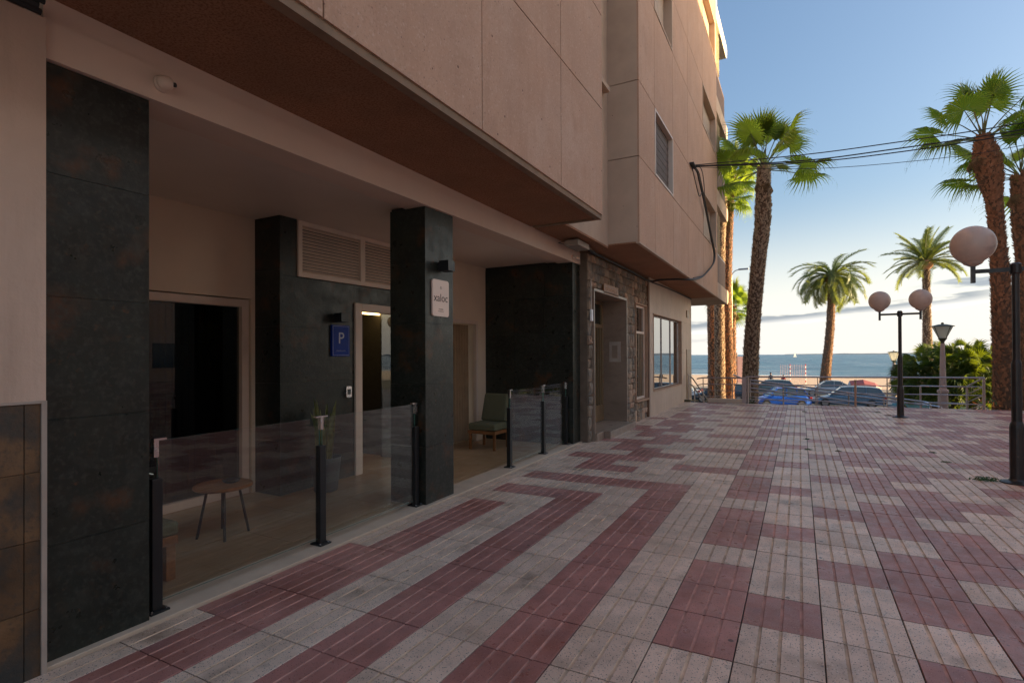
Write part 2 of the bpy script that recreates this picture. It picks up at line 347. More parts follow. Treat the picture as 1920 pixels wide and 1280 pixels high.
# edge of the plaza: kerb and retaining wall, verge
MB().box(-3.2, 18, 16.864, 17.05, -2.6, -.02).box(-80, -3.2, 16.864, 17.05, -2.6, -.6).build('retaining_wall', K['concrete'], shear=g, kind='structure')

# paving tiles ------------------------------------------------------
def tile_geo(b, x0, y0, w, h, zt, m_top, m_gr, sz=g, full=True):
    gp = .0034; xs0, xs1 = x0+gp, x0+w-gp; ya, yb = y0+gp, y0+h-gp
    gw = .0058
    prof = [(xs0, -.012), (xs0, -.002), (xs0+.002, 0)]
    kinds = [m_top, m_top]
    for q in (1, 2, 3):
        c = x0+w-.1*(4-q)
        if c < x0+.035: continue
        prof += [(c-gw-.003, 0), (c-gw, -.004), (c+gw, -.004), (c+gw+.003, 0)]
        kinds += [m_top, m_gr, m_gr, m_gr]
    prof += [(xs1-.002, 0), (xs1, -.002), (xs1, -.012)]; kinds += [m_top, m_top, m_top]
    for i in range(len(prof)-1):
        (xa, za), (xb, zb) = prof[i], prof[i+1]
        P = [(xa, ya, za+zt), (xb, ya, zb+zt), (xb, yb, zb+zt), (xa, yb, za+zt)]
        b.face([(x, y, z+(sz(x, y) if sz else 0)) for x, y, z in P], kinds[i])
    for yy, fl in ((ya, 1), (yb, 0)):
        P = [(xs0, yy, -.012+zt), (xs1, yy, -.012+zt), (xs1, yy, zt-.001), (xs0, yy, zt-.001)]
        if not fl: P = P[::-1]
        b.face([(x, y, z+(sz(x, y) if sz else 0)) for x, y, z in P], m_top)
TM = [K['cream'], K['groove_cream'], K['red'], K['groove_red']]
PITX, PITY = .4, {}
def rowy(j): return 3.70+.427*j if j <= 1 else 4.127+.3743*(j-1)
def is_red(k, j):
    if k == -9: return j in (-4, -3, -2)
    if k <= -4:
        if j <= 7:
            if k <= -8 and j == 2: return True
            if k <= -6 and j == 4: return True
            if j == 6: return True
            if k == -8: return j <= 2
            if k == -6: return j <= 4
            if k == -4: return j <= 6
            return False
        if k <= -8: return j in (10, 14, 18, 19, 23)
        mm = k % 4
    elif k == -3:
        return j >= 8 and j % 4 == 1
    else: mm = k % 4
    if mm == 3: return j % 4 == 3
    if mm == 0: return j % 4 == 1
    if mm == 1: return j % 4 != 3
    return j % 4 != 1
cand = []
for k in range(-9, 42):
    for j in range(-14, 35):
        x0 = .10+.4*k; y0 = rowy(j); w = .4; h = rowy(j+1)-y0
        if y0+h > 16.87: h = 16.862-y0
        if h < .05: continue
        if x0 < -3.3: w -= (-3.3-x0); x0 = -3.3
        if x0+w > 16.9: continue
        cx, cy = x0+w/2, y0+h/2
        v = Vector((cx, cy, g(cx, cy)-1.531)); d = v.dot(F); s = 0
        if d > .3:
            u = v.dot(R)/d; q = -v.dot(U)/d
            if abs(u) < 1.06 and q < .66: s = w*h*1.5/d**3
        cand.append((s, k, j, x0, y0, w, h))
cand.sort(key=lambda c: -c[0])
meshes = {}
big = MB(); random.seed(11)
for i, (s, k, j, x0, y0, w, h) in enumerate(cand):
    red = is_red(k, j); dz = random.uniform(-.0012, .0012)
    if i < 300 and s > 0:
        key = (red, round(w, 3), round(h, 3))
        if key not in meshes:
            b = MB(); tile_geo(b, -w/2, -h/2, w, h, 0, 0, 1, sz=None); meshes[key] = b.mesh('paving_tile', [K['red'], K['groove_red']] if red else [K['cream'], K['groove_cream']])
        cx, cy = x0+w/2, y0+h/2
        o = inst('paving_tile', meshes[key], plaza, (cx, cy, g(cx, cy)+dz), (.0078+random.uniform(-.0015, .0015), -.0109+random.uniform(-.0015, .0015), random.uniform(-.002, .002)))
    else:
        tile_geo(big, x0, y0, w, h, dz, 2 if red else 0, 3 if red else 1)
o = big.build('paving_field', TM, plaza); o['kind'] = 'stuff'

# ------------------------------------------------------------------ the apartment building
B = empty('apartment_building', (0, 0, 0), label='pinkish stone-clad apartment block with dark arcade, overhanging upper floors and sea balconies', cat='building')
# arcade floor, threshold
MB().box(-5.6, -3.60, 1.25, 8.45, -.3, -.006).build('terrace_floor', K['joint'], B, shear=sf)
random.seed(5)
fl = [c for c in B.children if c.name.startswith('terrace_floor')][0]
for ix, (xa, xb) in enumerate(((-3.725, -3.605), (-4.325, -3.73), (-4.925, -4.33), (-5.55, -4.93))):
    y = 1.26-(.6 if ix % 2 else 0)
    while y < 8.4:
        ya, yb = max(y, 1.26), min(y+1.196, 8.37); y += 1.2
        if yb-ya > .05: MB().box(xa, xb, ya, yb, -.02, 0).build('plank', K['plank'], fl, shear=sf)
MB().box(-3.60, -3.308, 1.25, 8.70, -.2, .018).build('threshold', K['sill'], B, shear=sf, bevel=.004)
# beam and ceiling
MB().box(-3.62, -3.33, 1.25, 8.70, 3.065, 3.262).box(-3.62, -3.345, 1.25, 8.70, 3.2625, 3.40).build('fascia_beam', K['white'], B, shear=sf)
MB().box(-5.60, -3.621, 1.25, 8.70, 3.10, 3.30).build('arcade_ceiling', K['ceiling'], B, shear=sf)
# columns
def column(x0, x1, y0, y1, joints):
    c = MB().box(x0+.012, x1-.012, y0+.012, y1-.012, -.02, 3.085).build('column', K['black'], B, shear=sf)
    zs = [0]+joints+[3.062]
    for a, d in zip(zs[:-1], zs[1:]):
        a += .0012; d -= .0012
        MB().box(x1-.0118, x1, y0, y1, a, d).build('slab', K['slate'], c, shear=sf)
        MB().box(x0, x1-.0121, y0, y0+.0118, a, d).build('slab', K['slate'], c, shear=sf)
        MB().box(x0, x1-.0121, y1-.0118, y1, a, d).build('slab', K['slate'], c, shear=sf)
column(-3.82, -3.36, 1.255, 1.755, [.60, 1.24, 1.87, 2.50])
column(-3.82, -3.36, 4.385, 4.880, [.60, 1.24, 1.87, 2.50])
column(-3.86, -3.345, 8.375, 8.70, [.60, 1.24, 1.87, 2.50])
# back walls
MB().box(-5.60, -5.47, -.5, 1.6, 0, 3.12).box(-5.60, -5.47, 1.6, 4.0, 2.19, 3.12).box(-5.60, -5.47, 3.94, 4.0, 0, 2.19).build('rear_wall', K['cream_wall'], B, shear=sf)
MB().box(-5.5, -3.83, 1.16, 1.24, 0, 3.12).build('side_wall', K['cream_wall'], B, shear=sf)
wl = MB().box(-5.60, -5.062, 4.0, 5.10, 0, 2.44).box(-5.6, -5.062, 5.10, 6.2, 2.22, 2.44).box(-5.6, -5.062, 6.2, 6.45, 0, 2.44).box(-5.6, -5.062, 4.0, 4.215, 2.44, 3.12).build('slate_wall', K['black'], B, shear=sf)
zz = [0, .60, 1.24, 1.87, 2.44]
for (ya, yb, lo, hi) in ((4.0, 5.10, 0, 2.44), (6.2, 6.45, 0, 2.44)):
    for a, d in zip(zz[:-1], zz[1:]):
        MB().box(-5.0615, -5.05, ya, yb, a+.0012, d-.0012).build('slab', K['slate'], wl, shear=sf)
MB().box(-5.0615, -5.05, 5.103, 6.197, 2.2215, 2.4388).build('slab', K['slate'], wl, shear=sf)
MB().box(-5.0615, -5.05, 4.0, 4.213, 2.4415, 3.11).build('slab', K['slate'], wl, shear=sf)
for a, d in zip([0, .6, 1.24, 1.87, 2.5], [.6, 1.24, 1.87, 2.5, 3.11]):
    MB().box(-5.469, -5.05, 3.985, 3.9985, a+.0012, d-.0012).build('slab', K['slate'], wl, shear=sf)
# right bay
MB().box(-5.6, -5.055, 6.452, 6.9, 0, 3.12).box(-5.6, -5.055, 6.9, 8.10, 2.12, 3.12).box(-5.6, -5.055, 8.10, 8.46, 0, 3.12).build('rear_wall', K['cream_wall'], B, shear=sf)
ew = MB().box(-5.054, -3.861, 8.39, 8.60, 0, 3.10).build('end_wall', K['black'], B, shear=sf)
for ia in range(2):
    for a, d in zip([0, .6, 1.24, 1.87, 2.5], [.6, 1.24, 1.87, 2.5, 3.05]):
        MB().box(-5.05+.595*ia, -4.458+.595*ia, 8.376, 8.3895, a+.0012, d-.0012).build('slab', K['slate'], ew, shear=sf)
# louvre vent over the door
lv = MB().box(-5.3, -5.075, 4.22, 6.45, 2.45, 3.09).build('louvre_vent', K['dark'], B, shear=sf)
MB().box(-5.074, -5.03, 4.22, 6.44, 2.45, 2.50).box(-5.074, -5.03, 4.22, 6.44, 3.04, 3.095).box(-5.074, -5.03, 4.22, 4.275, 2.501, 3.039).box(-5.074, -5.03, 5.205, 5.285, 2.501, 3.039).box(-5.074, -5.03, 6.2, 6.44, 2.501, 3.039).build('louvre_frame', K['louvre'], lv, shear=sf)
for (ya, yb) in ((4.277, 5.203), (5.287, 6.198)):
    for i in range(14):
        z = 2.505+i*.0382
        b = MB(); b.face([(-5.073, ya, z+.036), (-5.045, ya, z+.004), (-5.045, yb, z+.004), (-5.073, yb, z+.036)]); b.face([(-5.045, ya, z+.004), (-5.045, ya, z-.002), (-5.045, yb, z-.002), (-5.045, yb, z+.004)]); b.face([(-5.045, ya, z-.002), (-5.073, ya, z+.030), (-5.073, yb, z+.030), (-5.045, yb, z-.002)])
        b.build('slat', K['louvre'], lv, shear=sf)
# glazed door with its frame, hallway behind
dr = empty('entrance_door', (0, 0, 0)); dr.parent = B
MB().box(-5.12, -5.02, 5.10, 5.22, 0, 2.215).box(-5.12, -5.02, 6.08, 6.20, 0, 2.215).box(-5.12, -5.02, 5.221, 6.079, 2.11, 2.215).build('door_frame', K['frame'], dr, shear=sf, bevel=.006)
MB().box(-5.085, -5.075, 5.65, 6.079, .0, 2.109).build('pane', K['glass'], dr, shear=sf)
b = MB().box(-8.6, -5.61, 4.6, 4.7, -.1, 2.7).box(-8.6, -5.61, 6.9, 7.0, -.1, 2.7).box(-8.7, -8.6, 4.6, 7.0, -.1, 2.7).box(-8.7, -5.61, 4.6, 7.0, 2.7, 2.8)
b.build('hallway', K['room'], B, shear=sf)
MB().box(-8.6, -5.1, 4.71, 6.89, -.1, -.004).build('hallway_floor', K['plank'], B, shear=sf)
MB().box(-5.74, -5.70, 4.72, 6.88, 2.15, 2.175).build('light_strip', K['strip'], B, shear=sf)
MB().box(-8.58, -8.54, 4.9, 6.7, 2.46, 2.49).build('light_strip', K['strip'], B, shear=sf)
# left picture window
def window(y0, y1, z0, z1, x, fw, fd, glassm, fm, room=2.6, mull=(), parent=B, shear=sf, name='window', inner='dark'):
    w = MB().box(x-fd, x, y0, y1, z0, z0+fw).box(x-fd, x, y0, y1, z1-fw, z1).box(x-fd, x, y0, y0+fw, z0+fw, z1-fw).box(x-fd, x, y1-fw, y1, z0+fw, z1-fw)
    for ym in mull: w.box(x-fd, x, ym-.005, ym+.005, z0+fw, z1-fw)
    w = w.build(name, fm, parent, shear=shear, bevel=.004)
    es = [y0+fw]+list(mull)+[y1-fw]
    for a, c in zip(es[:-1], es[1:]):
        MB().box(x-fd*.6-.006, x-fd*.6, a+(.0095 if a in mull else 0), c-(.0095 if c in mull else 0), z0+fw, z1-fw).build('pane', glassm, w, shear=shear)
    if room:
        r = MB().box(x-room-.1, x-room, y0-.3, y1+.3, z0-.1, z1+.2).box(x-room, x-fd-.06, y0-.4, y0-.3, z0-.1, z1+.2).box(x-room, x-fd-.06, y1+.3, y1+.4, z0-.1, z1+.2).box(x-room, x-fd-.06, y0-.3, y1+.3, z1+.21, z1+.3).box(x-room, x-fd-.06, y0-.3, y1+.3, z0-.2, z0-.11)
        r.build('room', K[inner], w, shear=shear)
    return w
w = window(1.61, 3.93, .0, 2.18, -5.50, .085, .09, K['win'], K['frame'])
b = MB()
for i in range(28):
    y = 3.15+i*.024; b.face([(-5.95+.03*math.sin(i*1.9), y, .05), (-5.95+.03*math.sin((i+1)*1.9), y+.024, .05), (-5.95+.03*math.sin((i+1)*1.9), y+.024, 2.1), (-5.95+.03*math.sin(i*1.9), y, 2.1)])
b.build('curtain', K['cloth_dark'], w, shear=sf)
# right bay door with curtain
w = MB().box(-5.10, -5.04, 6.9, 6.96, 0, 2.12).box(-5.10, -5.04, 8.04, 8.10, 0, 2.12).box(-5.10, -5.04, 6.961, 8.039, 2.06, 2.12).build('terrace_door', K['frame'], B, shear=sf)
MB().box(-7.5, -7.4, 6.3, 8.7, -.1, 2.3).box(-7.4, -5.61, 6.3, 6.4, -.1, 2.3).box(-7.4, -5.61, 8.6, 8.7, -.1, 2.3).box(-7.4, -5.61, 6.4, 8.6, 2.3, 2.4).build('room', K['dark'], w, shear=sf)
b = MB(); b.smooth = True
for i in range(40):
    y = 7.50+i*.0135; f0 = .035*math.sin(i*1.05); f1 = .035*math.sin((i+1)*1.05)
    b.face([(-5.22+f0*1.3, y, .02), (-5.22+f1*1.3, y+.0135, .02), (-5.22+f1, y+.0135, 2.05), (-5.22+f0, y, 2.05)])
b.build('curtain', K['curtain'], w, shear=sf)
# left neighbour wall: plaster above slate-tile dado
nb = MB().box(-3.9, -3.315, -8, 1.245, -.1, 1.31).box(-3.9, -3.30, -8, 1.245, 1.31, 3.22).build('plaster_wall', K['plaster'], None, label='rough cream plaster wall with rust-brown slate dado at the far left', cat='wall')
y = 1.159; e = 1.222; k = 0
zrow = [-.06, .30, .636, .97, 1.305]
while y > -2.2:
    for a, d in zip(zrow[:-1], zrow[1:]):
        MB().box(-3.3145, -3.298, y+.002, e-.002, a+.0015, d-.0015).build('slate_tile', K['rust'], nb)
    e = y; y -= .60
MB().box(-3.3145, -3.290, 1.224, 1.246, -.06, 1.318).box(-3.3145, -3.290, -2.2, 1.2235, 1.3055, 1.318).build('edge_trim', K['trim'], nb)
MB().tube([(-3.25, -2, 3.3), (-3.26, .6, 3.28), (-3.27, 1.2, 3.25)], .022).tube([(-3.29, -2, 3.25), (-3.29, .5, 3.24), (-3.29, 1.22, 3.235)], .016).tube([(-3.22, -2, 3.31), (-3.23, .5, 3.30), (-3.25, 1.22, 3.27)], .012).build('cable_bundle', K['cable'], label='black cable bundle along the top of the plaster wall, top left corner', cat='cable')

# overhanging upper storeys -------------------------------------------
def panels(x, y_edges, z_edges, holes, core, xth=.03, gap=.004):
    for i in range(len(y_edges)-1):
        for j in range(len(z_edges)-1):
            if (i, j) in holes: continue
            MB().box(x-xth, x, y_edges[i]+gap, y_edges[i+1]-gap, z_edges[j]+gap, z_edges[j+1]-gap).build('panel', K['panel'], core)
ze = [3.39, 4.80, 6.05, 7.83, 9.00, 10.80, 12.02, 14.0]
ye1 = [-6.25, -4.58, -2.91, -1.24, .43, 2.10, 3.775, 5.44, 6.843]
blk = MB().box(-9, -2.331, -6.25, 6.843, 3.42, 14).build('upper_storeys', K['panel_joint'], B)
panels(-2.30, ye1, ze, {(1, 3), (1, 5)}, blk, gap=.0065)
MB().box(-9, -2.39, -6.25, 6.78, 3.355, 3.419).build('soffit', K['soffit'], blk)
MB().box(-2.389, -2.315, -6.25, 6.783, 3.335, 3.419).box(-3.3, -2.315, 6.784, 6.842, 3.335, 3.419).build('drip_edge', K['drip'], blk)
# recessed strip between the two volumes
MB().box(-9, -2.83, 6.8435, 8.70, 3.36, 14).build('recessed_wall', K['panel_side'], blk)
MB().box(-2.829, -2.72, 7.0, 8.5, 5.85, 5.93).box(-2.829, -2.72, 7.0, 8.5, 8.9, 8.98).build('sill', K['panel_side'], blk)
MB().box(-3.3, -2.832, 6.8435, 8.70, 3.33, 3.3595).build('soffit', K['soffit'], blk)
# second volume
blk2 = MB().box(-9, -2.52, 8.73, 18.2, 3.42, 14).build('upper_storeys', K['panel_joint'], B)
ye2 = [8.70, 9.80, 11.38, 13.10, 15.35, 17.88, 18.2]
holes = {(1, 1), (1, 3), (4, 1), (4, 3), (4, 5), (1, 5)}
panels(-2.30, ye2, ze, holes, blk2, xth=.2, gap=.006)
for j in range(len(ze)-1):
    MB().box(-9, -2.33, 8.70, 8.7295, ze[j]+.006, ze[j+1]-.006).build('side_panel', K['panel_side'], blk2)
MB().box(-9, -2.36, 8.705, 18.19, 3.372, 3.419).build('soffit', K['soffit'], blk2)
MB().box(-2.359, -2.30, 8.705, 18.19, 3.368, 3.393).build('drip_edge', K['panel_side'], blk2)
def upwin(yi, zi, kind):
    y0, y1 = ye2[yi], ye2[yi+1]; z0, z1 = ze[zi]+.01, ze[zi+1]-.02
    w = MB().box(-2.46, -2.29, y0+.005, y0+.05, z0, z1).box(-2.5, -2.29, y1-.05, y1-.005, z0, z1).box(-2.5, -2.29, y0+.051, y1-.051, z0, z0+.04).box(-2.5, -2.29, y0+.051, y1-.051, z1-.04, z1).build('window', K['panel_side'] if kind != 'white' else K['frame'], blk2)
    if kind == 'beige':
        m = y0+.05+(y1-y0-.1)*.35
        sh = MB().box(-2.49, -2.46, y0+.055, y1-.055, z0+.045, z1-.045).build('shutter', K['shutter'], w)
        MB().box(-2.459, -2.44, m-.02, m+.02, z0+.05, z1-.05).build('mullion', K['frame'], w)
    else:
        zz0 = z0+.045; n_ = 16
        for i in range(n_):
            a = zz0+(z1-z0-.09)*i/n_; b_ = zz0+(z1-z0-.09)*(i+1)/n_
            MB().box(-2.40, -2.385+(.004 if i % 2 else 0), y0+.055, y1-.055, a+.002, b_-.001).build('slat', K['brownshutter'], w)
upwin(1, 1, 'white'); upwin(1, 3, 'beige'); upwin(4, 1, 'beige'); upwin(4, 3, 'beige'); upwin(4, 5, 'beige'); upwin(1, 5, 'beige')
# balconies on the sea front
for kf, z in enumerate((3.37, 6.38, 9.40, 12.40)):
    bal = empty('balcony', (0, 0, 0)); bal.parent = blk2
    b = MB(); pts = [(18.201, z), (20.95, z), (21.2, z+.1), (21.25, z+.40), (21.15, z+.50), (18.201, z+.50)]
    x0_, x1_ = -8.5, -2.31
    b.face([(x1_, y, q) for y, q in pts]); b.face([(x0_, y, q) for y, q in pts][::-1])
    for i in range(6):
        (ya, za), (yb, zb) = pts[i], pts[(i+1) % 6]
        b.face([(x1_, ya, za), (x0_, ya, za), (x0_, yb, zb), (x1_, yb, zb)])
    b.build('balcony_slab', K['panel_side'] if kf < 3 else K['awhite'], bal, bevel=.04)
    if kf < 3:
        MB().box(-2.40, -2.36, 18.25, 20.75, z+.52, z+1.45).box(-8.4, -2.401, 20.71, 20.75, z+.52, z+1.45).build('balcony_panel', K['brownglass'], bal)
        MB().tube([(-2.38, 18.22, z+1.48), (-2.38, 20.75, z+1.48), (-8.4, 20.75, z+1.48)], .025).build('handrail', K['steel'], bal)
    b = MB()
    for i in range(20):
        q = z+1.55+i*.065
        if q < z+2.9: b.face([(-2.34, 18.21, q), (-2.34, 19.3, q), (-2.40, 19.3, q+.062), (-2.40, 18.21, q+.062)]); b.face([(-2.34, 18.21, q), (-2.34, 19.3, q), (-2.40, 19.3, q-.012), (-2.40, 18.21, q-.012)])
    b.box(-2.44, -2.41, 18.21, 19.3, z+.55, z+2.95)
    b.build('louvred_screen', K['awhite'], bal)

# stone entrance wall --------------------------------------------------
st = MB().box(-3.5, -3.215, 8.703, 8.862, -.1, 3.30).box(-3.5, -3.215, 8.862, 10.86, 2.70, 3.30).box(-3.5, -3.215, 10.86, 11.66, -.1, 3.30).box(-3.5, -3.215, 11.66, 12.62, 2.68, 3.30).box(-3.5, -3.215, 11.66, 12.62, -.1, .52).box(-3.5, -3.215, 12.62, 12.69, -.1, 3.30).build('stone_wall', K['mortar'], B)
random.seed(21)
def stone(y0, y1, z0, z1):
    d = random.uniform(.02, .055); b = MB(); j = lambda: random.uniform(-.008, .008); g_ = .006
    y0 += g_; y1 -= g_; z0 += g_; z1 -= g_
    ring = []
    nn = [(y0, z0), ((y0+y1)/2, z0), (y1, z0), (y1, (z0+z1)/2), (y1, z1), ((y0+y1)/2, z1), (y0, z1), (y0, (z0+z1)/2)]
    cy, cz = (y0+y1)/2, (z0+z1)/2
    base = [(-3.22, y, z) for y, z in nn]
    outr = [(-3.215+d*random.uniform(.35, .8), y+j()*.5, z+j()*.5) for y, z in nn]
    mid = [(-3.215+d*random.uniform(.8, 1.25), cy+(y-cy)*.55+j(), cz+(z-cz)*.55+j()) for y, z in nn]
    c = (-3.215+d*random.uniform(.9, 1.4), cy+j(), cz+j())
    V = base+outr+mid+[c]; b.v = V
    for i in range(8):
        k = (i+1) % 8
        b.f += [(i, k, 8+k, 8+i), (8+i, 8+k, 16+k, 16+i), (16+i, 16+k, 24)]; b.m += [0, 0, 0]
    b.build('stone', K['stone2'] if random.random() < .2 else K['stone'], st)
def fill(y0, y1, z0, z1):
    z = z0
    while z < z1-.04:
        h = random.choice((.16, .20, .24, .28)); h = h if z+h < z1-.1 else z1-z
        y = y0
        while y < y1-.01:
            w = random.uniform(.11, .30); w = w if y+w < y1-.08 else y1-y
            if h > .22 and random.random() < .25: stone(y, y+w, z, z+h/2); stone(y, y+w, z+h/2, z+h)
            else: stone(y, y+w, z, z+h)
            y += w
        z += h
fill(8.705, 8.862, 0.03, 2.70); fill(8.705, 12.685, 2.83, 3.29); fill(8.705, 8.862, 2.70, 2.83); fill(10.90, 11.64, .03, 2.83); fill(8.862, 10.9, 2.73, 2.83); fill(11.64, 12.685, 2.69, 2.83); fill(11.64, 12.685, .03, .50)
# marble-lined doorway
MB().box(-3.72, -3.14, 10.845, 10.885, .03, 2.69).box(-3.72, -3.14, 8.863, 8.895, .03, 2.69).box(-3.72, -3.14, 8.896, 10.844, 2.655, 2.70).build('door_surround', K['granite'], st)
MB().box(-3.72, -3.10, 8.896, 10.844, -.05, .17).box(-3.099, -2.98, 9.25, 10.95, -.05, .17).build('door_step', K['granite'], st, bevel=.006)
ed = MB().box(-3.70, -3.64, 8.90, 8.96, .171, 2.64).box(-3.70, -3.64, 10.78, 10.84, .171, 2.64).box(-3.70, -3.64, 8.961, 10.779, 2.10, 2.17).box(-3.70, -3.64, 8.961, 10.779, 2.58, 2.64).box(-3.70, -3.64, 9.85, 9.91, .171, 2.099).box(-3.70, -3.64, 8.961, 9.849, .171, .50).box(-3.70, -3.64, 9.911, 10.779, .171, .50).build('front_door', K['golden'], st, bevel=.004)
for i in range(12):
    y = 9.02+i*.145
    if 9.83 < y < 9.93: continue
    MB().box(-3.665, -3.635, y, y+.028, .501, 2.099).build('door_bar', K['golden'], ed)
MB().box(-3.69, -3.68, 8.961, 9.849, .501, 2.099).build('pane', K['win'], ed); MB().box(-3.69, -3.68, 9.911, 10.779, .501, 2.099).build('pane', K['win'], ed); MB().box(-3.69, -3.68, 8.961, 10.779, 2.171, 2.579).build('pane', K['win'], ed)
MB().box(-3.60, -3.575, 9.80, 9.83, .95, 1.25).build('handle', K['chrome'], ed)
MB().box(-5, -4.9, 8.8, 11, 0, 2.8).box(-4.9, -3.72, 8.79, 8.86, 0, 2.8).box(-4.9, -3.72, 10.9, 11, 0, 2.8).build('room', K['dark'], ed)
# narrow window with bars
nw = window(11.67, 12.61, .53, 2.66, -3.225, .05, .05, K['mirror'], K['frame'], room=.7, mull=(), parent=st, shear=None)
MB().box(-3.26, -3.215, 11.721, 12.559, 2.02, 2.07).build('transom', K['frame'], nw)
for i in range(6):
    y = 11.80+i*.14; MB().box(-3.240, -3.231, y, y+.022, .58, 2.02).build('window_bar', K['golden'], nw)
MB().box(-3.36, -3.16, 12.615, 12.64, .53, 2.66).box(-3.36, -3.16, 11.64, 11.665, .53, 2.66).box(-3.36, -3.16, 11.64, 12.64, 2.665, 2.69).box(-3.36, -3.13, 11.62, 12.66, .49, .525).build('sill', K['tan'], nw)
# shop wall
sh_ = MB().box(-3.6, -3.15, 12.70, 13.02, -.1, 3.38).box(-3.6, -3.15, 13.02, 16.5, 2.53, 3.38).box(-3.6, -3.15, 13.02, 16.5, -.1, .66).box(-3.6, -3.15, 16.5, 18.2, -.1, 3.38).box(-9, -3.601, 18.0, 18.2, -2.6, 3.38).build('shop_wall', K['panel_joint'], B)
for (ya, yb, za, zb) in [(12.70, 13.02, .05, 1.3), (12.70, 13.02, 1.3, 2.53)]+[(12.70+i*.634, 12.70+(i+1)*.634, 2.53, 3.37) for i in range(6)]+[(13.02+i*.87, 13.02+(i+1)*.87, .05, .66) for i in range(4)]+[(16.504, 17.35, a, b_) for a, b_ in ((.05, .66), (.66, 1.6), (1.6, 2.53), (2.53, 3.37))]+[(17.35, 18.2, a, b_) for a, b_ in ((.05, .66), (.66, 1.6), (1.6, 2.53), (2.53, 3.37))]:
    MB().box(-3.149, -3.12, ya+.002, yb-.002, za+.002, zb-.002).build('slab', K['shoptile'], sh_)
sw = window(13.04, 16.48, .68, 2.51, -3.20, .022, .04, K['mirror'], K['steel'], room=2.0, mull=(14.3, 15.4), parent=sh_, shear=None)
MB().box(-3.27, -3.105, 16.482, 16.50, .67, 2.52).box(-3.27, -3.105, 13.02, 13.038, .67, 2.52).box(-3.27, -3.105, 13.02, 16.5, 2.521, 2.54).box(-3.27, -3.10, 13.02, 16.5, .645, .669).build('sill', K['tan'], sw)
MB().box(-3.119, -3.09, 17.32, 17.58, 2.70, 2.92).build('vent_plate', K['golden'], sh_)
MB().box(-3.119, -3.10, 17.30, 18.05, .15, 1.70).build('meter_door', K['golden'], sh_, bevel=.004)

# things fixed to the facade --------------------------------------------
c = empty('security_camera', (-3.33, 1.81, 3.15), label='white dome security camera on the cream beam near the left column', cat='camera')
b = MB(); b.smooth = True; b.tube([(0, 0, 0), (.02, 0, 0)], .048, 20); b.build('base', K['white'], c)
b = MB(); b.smooth = True; b.tube([(.02, 0, 0), (.03, 0, 0), (.055, .012, -.004), (.07, .018, -.008), (.078, .022, -.01)], [.044, .043, .038, .024, .005], 20); b.build('housing', K['white'], c)
MB().tube([(.06, .030, -.004), (.075, .038, -.006)], .013, 12).build('lens', K['black'], c)
c = empty('security_camera', (-3.33, 8.33, 3.17), label='small white bullet camera at the right end of the cream beam', cat='camera')
b = MB().tube([(0, 0, 0), (.03, 0, 0)], .035, 14).tube([(.03, 0, 0), (.05, .03, 0), (.06, .11, -.01)], [.012, .03, .03], 14); b.build('housing', K['white'], c)
MB().tube([(.0605, .1105, -.01), (.061, .118, -.01)], .022, 12).build('lens', K['black'], c)
c = empty('floodlight', (-3.05, 7.9, 3.3), label='weathered grey floodlight box hanging under the soffit above the beam end', cat='light')
MB().box(-.13, .10, -.28, .22, -.09, 0).build('housing', K['concrete'], c, bevel=.012)
MB().box(-.10, .07, .23, .42, -.05, -.03).build('cover', K['drip'], c)
MB().tube([(.02, .2, -.02), (.05, .5, -.06), (0, .75, -.02)], .018, 8).tube([(-.1, -.3, -.02), (-.15, -.45, -.07), (-.12, -.2, -.06)], .006, 6).build('cable', K['cable'], c)
def walllamp(loc, lab):
    c = empty('wall_lamp', loc, label=lab, cat='lamp', group='black cube wall lamps')
    MB().box(.03, .15, -.06, .06, -.055, .055).build('housing', K['black'], c, bevel=.002)
    MB().box(0, .03, -.045, .045, -.04, .04).build('mount', K['black'], c)
walllamp((-3.36, 4.64, 2.475), 'black cube wall lamp above the pale hotel sign on the middle column')
walllamp((-5.05, 4.80, 2.005), 'black cube wall lamp above the blue P sign on the slate wall')
def small_print(parent, m, x, z, width, h):
    # the photograph's small print is too small to read: a row of fine strokes of its size
    r_ = random.Random(width); b = MB(); y = -width/2
    while y < width/2:
        w_ = h*r_.uniform(.12, .2); hh = h*r_.choice((.6, .6, 1)); b.box(x, x+.0012, y, y+w_, z-h*.3, z-h*.3+hh)
        if r_.random() < .6: b.box(x, x+.0011, y+w_+.0001, y+w_+h*.28, z-h*.02, z+h*.10)
        y += h*r_.uniform(.55, .8)
    return b.build('small_print', m, parent)
c = empty('hotel_sign', (-3.36, 4.63, 2.14), label='pale rounded xaloc plate on the middle slate column', cat='sign')
def rounded(w, h, r, d0, d1, n=6):
    b = MB(); P = []
    for cx, cz, a0 in ((w/2-r, h/2-r, 0), (-w/2+r, h/2-r, 90), (-w/2+r, -h/2+r, 180), (w/2-r, -h/2+r, 270)):
        for i in range(n+1):
            a = math.radians(a0+90*i/n); P.append((cx+r*math.cos(a), cz+r*math.sin(a)))
    b.face([(d1, y, z) for y, z in P]); b.face([(d0, y, z) for y, z in P][::-1])
    for i in range(len(P)):
        (ya, za), (yb, zb) = P[i], P[(i+1) % len(P)]
        b.face([(d0, ya, za), (d0, yb, zb), (d1, yb, zb), (d1, ya, za)])
    return b
rounded(.292, .385, .03, .0, .018).build('plate', K['signpink'], c)
text('lettering', 'xaloc', .118, (.0185, 0, 0), K['ink'], c, .0008)
small_print(c, K['ink'], .0183, -.118, .075, .011)
small_print(c, K['ink'], .0183, -.140, .10, .009)
b = MB()
for a in range(5):
    t_ = 2*PI*a/5+.3; b.tube([(.019, .004*math.cos(t_), .11+.004*math.sin(t_)), (.019, .018*math.cos(t_+.5), .11+.018*math.sin(t_+.5))], .0016, 5)
b.build('emblem', K['ink'], c)
